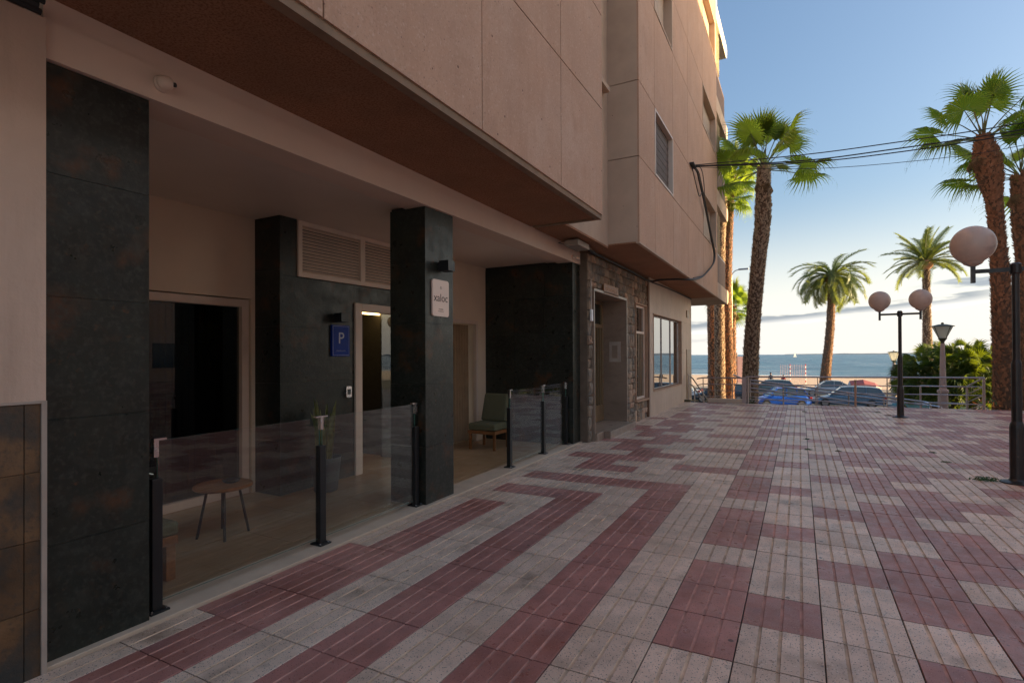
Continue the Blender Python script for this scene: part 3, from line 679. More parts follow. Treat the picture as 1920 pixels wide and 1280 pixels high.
c = empty('pension_sign', (-5.05, 4.852, 1.725), label='blue plaque with a white letter P on the slate wall', cat='sign')
rounded(.288, .385, .012, .0, .028, 3).build('plate', K['signblue'], c)
b = rounded(.262, .36, .010, .0282, .0290, 3); b.build('border', K['inkw'], c)
rounded(.256, .354, .009, .0291, .0299, 3).build('face', K['signblue'], c)
text('lettering', 'P', .20, (.0305, 0, .025), K['inkw'], c, .0008)
small_print(c, K['inkw'], .0300, -.125, .15, .013)
c = empty('door_keypad', (-5.05, 4.978, 1.083), label='small silver keypad beside the white door frame', cat='keypad')
rounded(.09, .14, .02, 0, .035).build('case', K['chrome'], c); rounded(.055, .07, .008, .0352, .037).build('keys', K['pot'], c)
c = empty('name_sign', (-3.17, 9.84, 2.755), label='brown tiled name board over the stone doorway', cat='sign')
MB().box(0, .03, -.44, .44, -.075, .075).build('board', K['wood'], c)
MB().box(0, .035, -.44, .44, .0752, .088).box(0, .035, -.44, .44, -.088, -.0752).build('border', K['tan'], c)
text('lettering', 'PLAYAMAR II', .115, (.0315, 0, 0), K['tan'], c, .002)
c = empty('intercom', (-3.3, 10.844, 1.6), label='pale intercom panel on the marble side of the doorway', cat='intercom')
MB().box(-.21, .03, -.02, 0, -.21, .21).build('case', K['trim'], c); MB().box(-.15, -.03, -.028, -.0201, -.13, .13).build('button_field', K['granite'], c)
c = empty('doorbell', (-3.17, 8.76, 2.22), label='small white box on the stone wall left of the doorway', cat='doorbell')
MB().box(0, .035, -.04, .04, -.10, .10).build('case', K['sail'], c, bevel=.005); MB().tube([(.01, 0, .1), (.01, -.01, .4), (.012, -.005, .62)], .012, 6).build('conduit', K['trim'], c)
# cables on the building
hook = (-2.27, 13.4, 6.12)
cb = MB()
main = [(-2.27, 13.5, 6.12), (-2.22, 13.9, 6.08), (-2.22, 14.23, 5.95), (-2.22, 14.7, 5.75), (-2.22, 15.3, 5.45), (-2.22, 15.9, 5.1), (-2.22, 16.5, 4.75), (-2.22, 16.85, 4.5), (-2.22, 16.6, 4.2), (-2.22, 15.6, 3.85), (-2.22, 14.4, 3.52), (-2.25, 13.3, 3.33), (-2.5, 12.95, 3.31), (-2.9, 12.75, 3.30), (-3.12, 12.7, 3.28), (-3.13, 11, 3.30), (-3.13, 9.0, 3.30), (-3.1, 8.5, 3.29)]
def smooth_path(P, n=4):
    P = [Vector(p) for p in P]; o = []
    for i in range(len(P)-1):
        p0, p1, p2, p3 = P[max(i-1, 0)], P[i], P[i+1], P[min(i+2, len(P)-1)]
        for k in range(n):
            t = k/n; o.append(.5*((2*p1)+(-p0+p2)*t+(2*p0-5*p1+4*p2-p3)*t*t+(-p0+3*p1-3*p2+p3)*t**3))
    o.append(P[-1]); return o
cb.tube(smooth_path(main), .024, 6)
cb.tube(smooth_path([(x+.01, y+.12+.05*math.sin(i), z+.05) for i, (x, y, z) in enumerate(main[:12])]), .010, 5)
cb.tube(smooth_path([hook, (-2.2, 13.55, 5.7), (-2.22, 14.2, 5.55), (-2.22, 14.6, 5.75)]), .010, 5)
cb.tube(smooth_path([hook, (-2.15, 14.1, 6.2), (-2.2, 14.9, 5.9), (-2.22, 15.0, 5.5)]), .010, 5)
cb.tube(smooth_path([(-3.13, 12.75, 3.27), (-3.1, 14, 3.30), (-3.1, 16, 3.33), (-3.1, 18.1, 3.34)]), .016, 5)
cb.box(-2.31, -2.2, 13.3, 13.7, 6.10, 6.14)
cb.build('wall_cable', K['cable'], label='thick black cable looping down the stone facade and along the soffit', cat='cable')
for i, (lab, P, r) in enumerate((('uppermost overhead wire crossing the sky from the facade hook', [(-2.27, 6.16), (0.034, 5.99), (1.612, 5.94), (3.795, 5.93), (6.5, 6.1), (17, 7.3)], .011),
                      ('second overhead wire from the top crossing in front of the palms', [(-2.27, 6.14), (0.033, 5.86), (1.611, 5.805), (3.794, 5.80), (6.5, 5.95), (17, 7.1)], .013),
                      ('third overhead wire running just below the thick one', [(-2.27, 6.13), (0.033, 5.823), (1.61, 5.73), (3.794, 5.735), (6.5, 5.88), (17, 7.0)], .012),
                      ('thin sagging overhead wire, lowest of the four', [(-2.27, 6.12), (-1.065, 5.88), (0.647, 5.60), (2.669, 5.47), (3.792, 5.50), (6.5, 5.7), (17, 6.9)], .006))):
    MB().tube(smooth_path([(x, 13.6, z) for x, z in P]), r, 6).build('overhead_wire', K['cable'], label=lab, cat='wire', group='wires over the plaza')

# glass balustrades -----------------------------------------------------
def balustrade(ys, lab):
    o = empty('glass_balustrade', (-3.45, ys[0], 0), label=lab, cat='railing', group='glass railings along the arcade')
    for i, y in enumerate(ys):
        z = sf(0, y)+.018; yy = y-ys[0]
        MB().box(-.028, .028, yy-.03, yy+.03, z, z+.80).build('post', K['black'], o, bevel=.003)
        MB().box(-.06, .06, yy-.055, yy+.055, z, z+.012).build('base_plate', K['black'], o)
        MB().box(-.016, .016, yy-.014, yy+.014, z+.93, z+1.03).box(-.016, .016, yy-(.06 if i else .014), yy+(.06 if i < len(ys)-1 else .014), z+1.0301, z+1.042).build('clamp', K['chrome'], o)
        for q in (-.042, .042):
            MB().tube([(.04, yy+q, z+.012), (.04, yy+q, z+.02)], .007, 6).build('bolt', K['chrome'], o)
    for a, d in zip(ys[:-1], ys[1:]):
        za, zb = sf(0, a)+.018, sf(0, d)+.018
        b = MB(); ya, yb = a-ys[0]+.012, d-ys[0]-.012
        b.v = [(x, y, z) for x in (-.005, .005) for y, z in ((ya, za+.05), (yb, zb+.05), (yb, zb+1.028), (ya, za+1.028))]
        b.f = [(0, 3, 2, 1), (4, 5, 6, 7), (0, 1, 5, 4), (1, 2, 6, 5), (2, 3, 7, 6), (3, 0, 4, 7)]; b.m = [0]*6
        for fi, f_ in enumerate(b.f):
            if len({b.v[i][0] for i in f_}) > 1: b.m[fi] = 1
        b.build('glass_pane', [K['glass'], K['glassedge']], o)
balustrade([1.835, 3.11, 4.33], 'clear glass railing on black posts between the left and middle columns')
balustrade([6.335, 7.41, 8.32], 'clear glass railing on black posts beside the right-hand column')

# arcade furniture -------------------------------------------------------
zf = sf(0, 2.5)
c = empty('round_table', (-4.42, 2.91, zf), label='round wooden side table on four thin black legs', cat='table')
b = MB().lathe(0, 0, [(.225, .418), (.235, .425), (.235, .44), (.225, .447)], 40); b.build('tabletop', K['wood'], c)
for a in range(4):
    t_ = a*PI/2+PI/4+.25; MB().tube([(.12*math.cos(t_), .12*math.sin(t_), .42), (.20*math.cos(t_), .20*math.sin(t_), 0)], .011, 8).build('leg', K['black'], c)
b = MB().lathe(-4.40, 2.97, [(.035, zf+.4475), (.065, zf+.46), (.075, zf+.478), (.068, zf+.477), (.03, zf+.46)], 24); b.smooth = True
b.build('bowl', K['black'], label='shallow black bowl on the round wooden table', cat='bowl')
c = empty('bench', (-4.1, 1.82, zf), label='low wooden bench with a green-beige cushion behind the left column', cat='bench')
for sx_ in (-.22, .18):
    for sy in (-.35, .33): MB().box(sx_, sx_+.07, sy-.03, sy+.035, 0, .31).build('leg', K['wood'], c, bevel=.005)
MB().box(-.26, .27, -.42, .37, .25, .312).build('frame', K['wood'], c, bevel=.004)
MB().box(-.27, .28, -.43, .375, .3125, .41).build('cushion', K['cushion'], c, bevel=.025)
MB().tube([(.10, .33, .30), (.04, .36, .01)], .008, 6).build('brace', K['black'], c)
c = empty('lounge_chair', (-4.5, 7.55, sf(0, 7.5)), label='wooden lounge chair with dark green cushions by the right bay wall', cat='chair')
for sx_ in (-.30, .26):
    for sy in (-.28, .25): MB().box(sx_, sx_+.045, sy, sy+.045, 0, .30).build('leg', K['wood'], c)
MB().box(-.32, .32, -.30, .30, .26, .315).build('frame', K['wood'], c)
MB().box(-.31, .31, -.30, .30, .3155, .43).build('seat', K['cushion'], c, bevel=.03)
b = MB(); b.v = [(-.30, .16, .43), (.30, .16, .43), (.30, .28, .43), (-.30, .28, .43), (-.28, .30, .90), (.28, .30, .90), (.28, .40, .88), (-.28, .40, .88)]
b.f = [(0, 3, 2, 1), (4, 5, 6, 7), (0, 1, 5, 4), (1, 2, 6, 5), (2, 3, 7, 6), (3, 0, 4, 7)]; b.m = [0]*6; b.build('back_cushion', K['cushion'], c, bevel=.04)
c = empty('potted_snake_plant', (-4.80, 4.40, sf(0, 4.4)), label='snake plant in a round grey planter by the slate wall', cat='plant')
b = MB().lathe(0, 0, [(.125, 0), (.13, .01), (.168, .37), (.176, .385), (.160, .385), (.152, .35), (.02, .34)], 32); b.smooth = True; b.build('planter', K['pot'], c)
b = MB().lathe(0, 0, [(.152, .352), (.01, .36)], 24); b.build('soil', K['soil'], c)
random.seed(9)
for i in range(17):
    a = random.uniform(0, 2*PI); r0 = random.uniform(.02, .10); h = random.uniform(.45, .80); w_ = random.uniform(.022, .035)
    lean = random.uniform(.03, .14); b = MB(); tw = random.uniform(0, PI); n_ = 7; pr = None
    for k in range(n_+1):
        t_ = k/n_; ww = w_*(1.0 if t_ < .6 else (1-(t_-.6)/.4)**.8)*(.7+.3*min(1, t_*4)); ang = tw+t_*.8
        cx = (r0+lean*t_*t_)*math.cos(a); cy = (r0+lean*t_*t_)*math.sin(a); z = .355+h*t_
        cur = ((cx-ww*math.cos(ang), cy-ww*math.sin(ang), z), (cx+ww*math.cos(ang), cy+ww*math.sin(ang), z))
        if pr: b.face([pr[0], pr[1], cur[1], cur[0]])
        pr = cur
    b.build('leaf', K['snake'], c)

c_ = [o for o in bpy.data.objects if o.name == 'lounge_chair'][0]; c_.scale = (.80, .80, .98)
# lamp posts --------------------------------------------------------------
def globe_post(x, y, z0, lab, hb=2.40, arm=.37, sgn=(1, -1), scale=1.0):
    c = empty('double_globe_lamp', (x, y, z0), label=lab, cat='street lamp', group='double globe lamps on dark poles')
    b = MB(); b.smooth = False
    b.lathe(0, 0, [(.066, .02), (.066, .62), (.060, .66), (.047, .69), (.047, 1.33), (.040, 1.36), (.034, 1.38), (.034, hb+.01)], 16).build('pole', K['pole'], c)
    MB().lathe(0, 0, [(.15, 0), (.15, .012), (.08, .03), (.066, .05)], 20).build('base_flange', K['pole'], c)
    MB().lathe(0, 0, [(.046, hb-.06), (.052, hb-.05), (.052, hb+.045), (.03, hb+.065)], 14).build('cap', K['pole'], c)
    MB().box(-arm, arm, -.018, .018, hb-.032, hb+.012).build('cross_arm', K['pole'], c)
    for s_ in (-1, 1):
        MB().box(s_*arm-.02, s_*arm+.02, -.02, .02, hb-.14, hb+.08).build('socket', K['pole'], c)
        gm = MB(); gm.smooth = True; rr, hh = .212, .215; P = [(.045, hb+.06), (.07, hb+.085)]
        for i in range(2, 25):
            a = -PI/2+PI*i/25*1.0; P.append((rr*math.cos(a), hb+.085+hh+hh*math.sin(a)))
        P[2] = (max(P[2][0], .075), P[2][1]); P.append((.004, hb+.085+2*hh))
        gb = gm.lathe(s_*arm, 0, P, 32).build('globe', K['globe'], c)
        MB().lathe(s_*arm, 0, [(.03, hb+.05), (.082, hb+.078), (.10, hb+.105), (.05, hb+.11)], 20).build('collar', K['globe'], gb)
    return c
globe_post(2.135, 7.945, g(2.1, 7.9), 'nearest double globe lamp on a tall dark pole at the right edge')
globe_post(1.955, 14.48, g(1.9, 14.5), 'farther double globe lamp standing alone near the railing', hb=2.29)
def lantern(x, y, z0, H, lab, sc=1.0):
    c = empty('lantern_lamp', (x, y, z0), label=lab, cat='street lamp', group='tapered lanterns on pale columns')
    zl = H-.62*sc
    MB().lathe(0, 0, [(.125*sc, 0), (.125*sc, 2.62), (.145*sc, 2.64), (.145*sc, 2.70), (.088*sc, 2.74), (.055*sc, zl)], 16).build('column', K['pinkpole'], c)
    b = MB()
    for (r0, za, r1, zb) in ((.05, zl, .10, zl+.10),):
        b.lathe(0, 0, [(.045*sc, zl), (.05*sc, zl+.05), (.11*sc, zl+.14), (.12*sc, zl+.15)], 16)
    b.build('cup', K['metalgreen'], c)
    MB().lathe(0, 0, [(.10*sc, zl+.152), (.25*sc, H-.13), (.24*sc, H-.125), (.02, H-.125)], 20).build('lantern_glass', K['frost'], c)
    for a in range(4):
        t_ = a*PI/2+.6; MB().tube([(.115*sc*math.cos(t_), .115*sc*math.sin(t_), zl+.15), (.262*sc*math.cos(t_), .262*sc*math.sin(t_), H-.12)], .009*sc, 5).build('rib', K['metalgreen'], c)
    MB().lathe(0, 0, [(.29*sc, H-.124), (.295*sc, H-.11), (.10*sc, H-.055), (.035*sc, H-.05), (.035*sc, H-.01), (.01, H)], 20).build('lid', K['metalgreen'], c)
lantern(3.73, 20.0, -2.25, 4.71, 'tapered lantern on a thick pale column in front of the palm bush')
lantern(5.72, 45.0, -2.25, 4.02, 'small distant lantern on a sunlit column left of the palm bush', 1.35)
c = empty('street_light', (-4.15, 40, -2.25), label='tall thin curved-arm street light behind the nearest palm trunk', cat='street light')
MB().tube([(0, 0, 0), (0, 0, 4), (0, 0, 9.4)], [.09, .075, .055], 10).build('pole', K['golden'], c)
MB().tube([(0, 0, 9.35), (.25, 0, 9.6), (.5, 0, 9.66)], .03, 8).build('arm', K['steel'], c)
MB().box(.45, 1.1, -.12, .12, 9.62, 9.72).build('head', K['tarpg'], c, bevel=.03)

# stainless railings ----------------------------------------------------------
def rail(P, r, name, parent, n=8): return MB().tube(P, r, n).build(name, K['steel'], parent)
c = empty('steel_railing', (-1.39, 16.9, 0), label='long four-bar stainless railing along the edge of the plaza', cat='railing')
x0 = -1.39
def zt(x): return g(x, 16.9)
for hh, r in ((.77, .022), (.55, .012), (.34, .012), (.12, .012)):
    rail([(0, 0, zt(x0)+hh), (3.94-x0, 0, zt(3.94)+hh)], r, 'rail', c)
for x, r in ((-1.33, .028), (.429, .010), (2.0, .012), (3.1, .010), (3.94, .028)):
    rail([(x-x0, 0, zt(x)-.02), (x-x0, 0, zt(x)+.76)], r, 'post', c)
MB().tube([(1.303-x0, 0, zt(1.3)), (1.303-x0, 0, zt(1.3)+.70)], .026, 8).build('post', K['tan'], c)
MB().box(-.09, .02, -.05, .05, zt(x0)-.02, zt(x0)+.76).build('end_post', K['pinkpole'], c)
for hh, r in ((.77, .022), (.55, .016), (.34, .016), (.12, .016)):      # return going away from the edge, falling
    rail([(3.94-x0, 0, zt(3.94)+hh), (3.94-x0+.15, 2.2, zt(3.94)+hh-.33)], r, 'rail', c)
rail([(3.94-x0+.15, 2.2, -.6), (3.94-x0+.15, 2.2, zt(3.94)+.44)], .026, 'post', c)
for hh, r in ((.43, .022), (.20, .014), (-.03, .014), (-.26, .014)):
    rail([(3.94-x0+.14, 2.2, zt(3.94)+hh), (3.05-x0, 2.2, zt(3.94)+hh+.01)], r, 'rail', c)
rail([(3.05-x0, 2.2, -.7), (3.05-x0, 2.2, zt(3.94)+.44)], .022, 'post', c)
# ramp and its railing
b = MB(); xs_ = [(-1.5, -.22), (4.5, -.93)]
b.v = [(-1.5, 17.3, -.22), (4.5, 17.3, -.93), (4.5, 18.5, -.93), (-1.5, 18.5, -.22), (-1.5, 17.3, -2.3), (4.5, 17.3, -2.3), (4.5, 18.5, -2.3), (-1.5, 18.5, -2.3)]
b.f = [(0, 1, 2, 3), (7, 6, 5, 4), (0, 4, 5, 1), (1, 5, 6, 2), (2, 6, 7, 3), (3, 7, 4, 0)]; b.m = [0]*6
b.build('access_ramp', K['concrete'], kind='structure')
c = empty('ramp_railing', (-1.40, 18.4, 0), label='sloping multi-bar stainless handrail of the ramp behind the plaza edge', cat='railing')
def zr(x): return .735-.119*(x+1.40)
for hh, r in ((0, .026), (-.09, .022), (-.25, .024), (-.36, .02), (-.52, .014), (-.66, .014)):
    rail([(0, 0, zr(-1.40)+hh), (3.0+1.4, 0, zr(3.0)+hh)], r, 'rail', c)
for x in (-1.38, -.45, .42, 1.25, 2.1, 2.95): rail([(x+1.4, 0, zr(x)-.92), (x+1.4, 0, zr(x))], .020, 'post', c)
for k, (dx, zz_) in enumerate(((.10, 0), (.38, -.08))):
    x = 3.0+dx-.1; P = [(x-.3+1.4, 0, zr(x-.3)+zz_), (x+1.4, 0, zr(x)+zz_), (x+.12+1.4, 0, zr(x)+zz_-.05), (x+.16+1.4, 0, zr(x)+zz_-.15), (x+.12+1.4, 0, zr(x)+zz_-.30)]
    MB().tube(smooth_path(P), .022, 8).build('rail', K['chrome'], c)
# stairs by the corner with its rails
b = MB()
for i in range(6): b.box(-3.15, -2.45, 17.06+.3*i, 17.36+.3*i, -2.4, -.02-.17*(i+1))
b.build('stairs', K['concrete'], kind='structure')
MB().box(-2.42, -1.40, 16.87, 17.04, -.019, .12).build('kerb', K['sill'], shear=g, kind='structure')
c = empty('kerb_railing', (-1.42, 16.95, 0), label='short stainless railing on the low kerb left of the gate post', cat='railing')
for hh, r in ((.74, .020), (.55, .014), (.36, .010), (.19, .010)): rail([(0, 0, .11+hh), (-1.15, .05, .10+hh), (-1.35, .15, .06+hh)], r, 'rail', c)
for x in (-.02, -.33, -1.15): rail([(x, 0, .1), (x, 0, .85)], .014, 'post', c)
rail([(-.30, -.02, .94), (.0, .1, .80)], .02, 'handrail', c)
c = empty('stair_railing', (-3.02, 17.0, 0), label='stainless handrail falling down the steps at the building corner', cat='railing')
for hh in (.85, .62): rail([(0, 0, hh+.08), (.05, .5, hh-.05), (.28, 2.2, hh-.9)], .020, 'rail', c)
for dy, zz_ in ((0, .1), (.75, -.3)): rail([(.02+dy*.06, dy, zz_-.25), (.02+dy*.06, dy, zz_+.80)], .018, 'post', c)
MB().box(-.1, .08, -.08, .08, .06, .16).build('foot', K['metalgreen'], c)

# ------------------------------------------------------------------ palms
def fan_mesh(seed, rad=.72, pet=.85, n=38, droop=.35, spread=150, tipcut=.0):
    """fan leaf along +X: petiole, pleated blade, free drooping tips"""
    r_ = random.Random(seed); b = MB()
    b.tube([(0, 0, 0), (pet*.5, 0, .03), (pet, 0, 0)], [.022, .015, .010], 5, mi=1)
    A = [math.radians(-spread+2*spread*i/n) for i in range(n+1)]
    def pt(a, r, wob=0):
        t = r/rad
        z = .10*t*math.cos(a)-droop*max(0, t-.5)**2*1.6+wob
        k = 1 - .12*max(0, abs(a)-1.6)
        return (pet+r*math.cos(a)*k, r*math.sin(a)*k*.98, z - .10*abs(math.sin(a))*t)
    rin = .56
    for i in range(n):
        a0, a1 = A[i], A[i+1]; am = (a0+a1)/2; pl = .014
        L_ = rad*(1.0-.18*(abs(am)/math.radians(spread))**2)*r_.uniform(.93, 1.07)
        r1 = L_*rin*r_.uniform(.9, 1.08)
        c0 = pt(a0, 0); p0 = pt(a0, r1, -pl); pm = pt(am, r1, pl); p1 = pt(a1, r1, -pl)
        b.face([c0, p0, pm]); b.face([c0, pm, p1])
        am2 = am+r_.uniform(-.03, .03); sag = r_.uniform(.0, .10)
        q0 = pt(am2-.022, L_*.82, -sag*.5); q1 = pt(am2+.022, L_*.82, -sag*.5)
        b.face([p0, q0, q1, pm]); b.face([pm, q1, p1])
        tip = pt(am2+r_.uniform(-.03, .03), L_*1.03, -sag-.02)
        b.face([q0, tip, q1])
        if r_.random() < .45:       # thread-like hanging tip
            e = Vector(tip); e2 = e+Vector((.02, 0, -r_.uniform(.06, .22))); s_ = .004
            b.face([(e.x, e.y-s_, e.z), (e.x, e.y+s_, e.z), (e2.x, e2.y, e2.z)])
    return b
fans = [fan_mesh(i, n=34, droop=d).mesh('fan_frond', [K['leaf'], K['petiole']]) for i, d in enumerate((.25, .5, .8, 1.1))]
youngs = [fan_mesh(20+i, n=26, droop=.15, spread=70, rad=.8).mesh('fan_frond', [K['leaf2'], K['petiole']]) for i in range(2)]
fanl = [fan_mesh(60+i, rad=.80, pet=1.25, n=30, droop=d, spread=140).mesh('fan_frond', [K['leaf'], K['petiole']]) for i, d in enumerate((.2, .45, .75, 1.1))]
deadfan = fan_mesh(77, rad=.72, pet=.6, n=22, droop=1.4, spread=80).mesh('dry_frond', [K['thatch'], K['thatch']])
def trunk(path, radii, parent, seed, boots=900, bm='boot', blen=.11, nring=14):
    r_ = random.Random(seed); P = smooth_path(path, 5); n = len(P)
    rs = []
    for i in range(n):
        t = i/(n-1)*(len(radii)-1); k = min(int(t), len(radii)-2); f = t-k; rs.append((radii[k]*(1-f)+radii[k+1]*f)*.93)
    tb = MB().tube(P, rs, nring).build('trunk', K['bark'], parent)
    b = MB()
    for q in range(boots):
        t = (q+r_.random())/boots*(n-1.001); k = int(t); f = t-k; p = P[k].lerp(P[k+1], f); R_ = rs[k]*(1-f)+rs[k+1]*f
        a = q*2.39996+r_.uniform(-.5, .5); o_ = Vector((math.cos(a), math.sin(a), 0)); tg = Vector((-math.sin(a), math.cos(a), 0))
        w_ = blen*r_.uniform(.25, .7); h = blen*r_.uniform(.5, 1.6); out_ = blen*r_.uniform(.3, .85)
        c0 = p+o_*(R_*.97); t_ = Vector((0, 0, 1)); s_ = r_.uniform(-.3, .3)
        v0 = c0-tg*w_; v1 = c0+tg*w_; v2 = c0+tg*(w_*.45+s_*w_)+t_*h+o_*out_; v3 = c0-tg*(w_*.45-s_*w_)+t_*h*r_.uniform(.8, 1.1)+o_*out_
        d_ = c0+t_*h*.45-o_*.01
        b.face([v0, v1, v2, v3], 0); b.face([v0, v3, d_], 0); b.face([v1, d_, v2], 0); b.face([v3, v2, d_], 0)
    x = b.build('leaf_bases', K[bm], tb); x['kind'] = 'stuff'
    return P[-1]
def fan_palm(name_label, path, radii, seed, nf=26, size=1.0, boots=900, bm='boot', blen=.11, young=4, long=False, grp=None):
    fs = fanl if long else fans
    r_ = random.Random(seed); base = Vector(path[0])
    T = empty('fan_palm', base, label=name_label, cat='palm tree', group=grp)
    top = trunk([Vector(p)-base for p in path], radii, T, seed, boots, bm, blen)
    for i in range(nf):
        az_ = i*2.39996+r_.uniform(-.25, .25); t = (i+.5)/nf
        el_ = math.radians(82-(100 if long else 118)*t**.85+r_.uniform(-12, 12))
        sc_ = size*r_.uniform(.86, 1.10)*(.85+.15*min(1, t*3))
        o = inst('frond', r_.choice(fs[:2] if t < .5 else fs[1:]), T)
        roll = r_.uniform(-.7, .7)
        o.rotation_mode = 'QUATERNION'
        o.rotation_quaternion = Quaternion((0, 0, 1), az_) @ Quaternion((0, 1, 0), -el_) @ Quaternion((1, 0, 0), roll)
        o.location = top+Vector((math.cos(az_)*.05, math.sin(az_)*.05, -.10+.18*(1-t))); o.scale = (sc_,)*3
    for i in range(5):
        a_ = i*1.256+r_.uniform(-.3, .3); o = inst('dry_frond', deadfan, T, top+Vector((math.cos(a_)*.12, math.sin(a_)*.12, -.25)))
        o.rotation_mode = 'QUATERNION'; o.rotation_quaternion = Quaternion((0, 0, 1), a_) @ Quaternion((0, 1, 0), math.radians(r_.uniform(62, 80))) @ Quaternion((1, 0, 0), r_.uniform(-.5, .5)); s_ = size*r_.uniform(.45, .62); o.scale = (s_, s_*.6, s_)
    for i in range(young):
        o = inst('frond', youngs[i % 2], T, top+Vector((0, 0, .1)))
        o.rotation_mode = 'QUATERNION'; o.rotation_quaternion = Quaternion((0, 0, 1), i*1.7) @ Quaternion((0, 1, 0), -math.radians(80-i*4)) @ Quaternion((1, 0, 0), i); s_ = size*(1.0+.08*(i == 0)); o.scale = (s_, s_*.5, s_)
    return T
fan_palm('tall fan palm with a red-brown trunk standing right behind the railing left of centre', [(-1.48, 19.3, -2.3), (-1.45, 19.3, 0), (-1.40, 19.3, 1.8), (-1.20, 19.3, 4.3), (-1.04, 19.3, 5.9), (-1.0, 19.3, 7.65)], [.33, .25, .255, .235, .235, .26, .19], 1, nf=19, size=1.0, young=6, long=True, boots=3800, bm='bootgrey', blen=.062)
fan_palm('nearest fan palm at the right with a swollen red crown base', [(4.93, 19.0, -2.3), (4.91, 19.0, -1), (4.89, 19.0, .4), (4.86, 19.0, 1.8), (4.81, 19.0, 3.2), (4.75, 19.0, 4.5), (4.68, 19.0, 5.6), (4.60, 19, 6.3), (4.53, 19, 6.9), (4.46, 19, 7.45)], [.36, .32, .29, .26, .22, .18, .17, .30, .31, .14], 2, nf=14, size=.98, long=True, boots=3800, bm='boot', blen=.075)
fan_palm('fan palm with a forked-looking shaggy trunk half cut off by the right frame edge', [(5.75, 20.3, -2.3), (5.72, 20.3, 0), (5.72, 20.3, 3.0), (5.66, 20.3, 5.0), (5.58, 20.3, 6.6)], [.36, .30, .25, .24, .28, .20], 3, nf=13, size=.98, long=True, boots=2800, bm='boot', blen=.08)
fan_palm('sunlit fan palm, leftmost trunk of the three under the balcony', [(-4.02, 30, -2.3), (-4.02, 30, 1), (-4.05, 30, 5), (-3.8, 30.1, 10.6)], [.36, .30, .27, .26, .24], 4, nf=22, size=1.1, boots=3000, bm='boot', blen=.075)
fan_palm('fan palm trunk in shade, middle of the three under the balcony', [(-3.62, 29.3, -2.3), (-3.62, 29.3, 1), (-3.62, 29.3, 5), (-3.45, 29.3, 9.6)], [.34, .27, .26, .25, .23], 5, nf=22, size=1.2, boots=2600, bm='bootgrey', blen=.075)
fan_palm('golden-lit fan palm, rightmost trunk of the three under the balcony', [(-3.30, 30.4, -2.3), (-3.30, 30.4, 1), (-3.38, 30.4, 5), (-3.15, 30.3, 10.9)], [.34, .26, .24, .24, .22], 6, nf=24, size=1.1, boots=2600, bm='boot', blen=.075)
fan_palm('small distant fan palm half hidden behind the nearest palm trunk', [(-4.9, 48, -2.3), (-4.9, 48, 2), (-4.9, 48, 5.6)], [.28, .25, .25, .25], 7, nf=20, size=1.4, boots=400, bm='boot', blen=.14)
def feather_mesh(seed, Lf=3.0, droop=1.0):
    r_ = random.Random(seed); b = MB(); P = []; ns = 12
    for i in range(ns+1):
        t = i/ns; a = -droop*1.5*t**1.25
        if i == 0: P.append(Vector((0, 0, 0)))
        else: P.append(P[-1]+Vector((math.cos(a), 0, math.sin(a)))*Lf/ns)
    b.tube(P, [.035*(1-.8*i/ns)+.004 for i in range(ns+1)], 4, mi=1)
    for i in range(64):
        t = .10+.9*i/64; x = t*ns; k = min(int(x), ns-1); p = P[k].lerp(P[k+1], x-k); d = (P[k+1]-P[k]).normalized()
        up = Vector((-d.z, 0, d.x))
        ll = (.55*math.sin(min(1, t*2.2)*PI/2)*(1-.55*max(0, t-.5)*1.4))*r_.uniform(.85, 1.1)
        for s_ in (-1, 1):
            v = (d*.62+Vector((0, s_, 0))*.75+up*r_.uniform(.1, .35)).normalized(); mid = p+v*ll*.55; tip = p+v*ll+Vector((0, 0, -.12*ll-.05)); ww = d*.020
            b.face([p-ww, p+ww, mid+ww*.9, mid-ww*.9]); b.face([mid-ww*.9, mid+ww*.9, tip])
    return b
feath = [feather_mesh(i, 3.1, d).mesh('feather_frond', [K['pinna'], K['petiole']]) for i, d in enumerate((.75, 1.15, 1.5))]
featup = [feather_mesh(5+i, 3.0, d).mesh('feather_frond', [K['pinna'], K['petiole']]) for i, d in enumerate((.35, .6, .9))]
def feather_palm(lab, path, radii, seed, kind, nf=44, size=1.0, elr=(80, -25)):
    r_ = random.Random(seed); base = Vector(path[0]); T = empty('feather_palm', base, label=lab, cat='palm tree')
    top = trunk([Vector(p)-base for p in path], radii, T, seed, 900, 'boot' if seed == 1 else 'bootgrey', .13, 12)
    b = MB(); b.lathe(top.x, top.y, [(radii[-1]*.8, top.z-.8), (radii[-1]*1.9, top.z-.45), (radii[-1]*2.0, top.z-.1), (radii[-1]*1.2, top.z+.15)], 14); b.build('crown_base', K['boot'], T)
    for i in range(nf):
        az_ = i*2.39996+r_.uniform(-.2, .2); t = (i+.5)/nf; el_ = math.radians(elr[0]+(elr[1]-elr[0])*t**.9+r_.uniform(-6, 6))
        o = inst('frond', r_.choice(kind), T, top+Vector((math.cos(az_)*.1, math.sin(az_)*.1, .05)))
        o.rotation_mode = 'QUATERNION'; o.rotation_quaternion = Quaternion((0, 0, 1), az_) @ Quaternion((0, 1, 0), -el_) @ Quaternion((1, 0, 0), r_.uniform(-.5, .5)); s_ = size*r_.uniform(.85, 1.1); o.scale = (s_,)*3
feather_palm('drooping feather palm behind the cars in the middle of the sea view', [(2.15, 60, -2.3), (2.2, 60, -.5), (2.6, 60, 4), (2.8, 60, 9.0)], [.55, .50, .42, .36, .30], 1, feath, 62, 1.22, (66, -30))
feather_palm('upright feather palm rising behind the farther globe lamp and the bush', [(11.2, 66, -2.3), (11.15, 66, 1), (11.1, 66, 5), (11.05, 66, 10.6)], [.50, .48, .42, .36, .30], 2, featup, 48, 1.2, (84, -18))
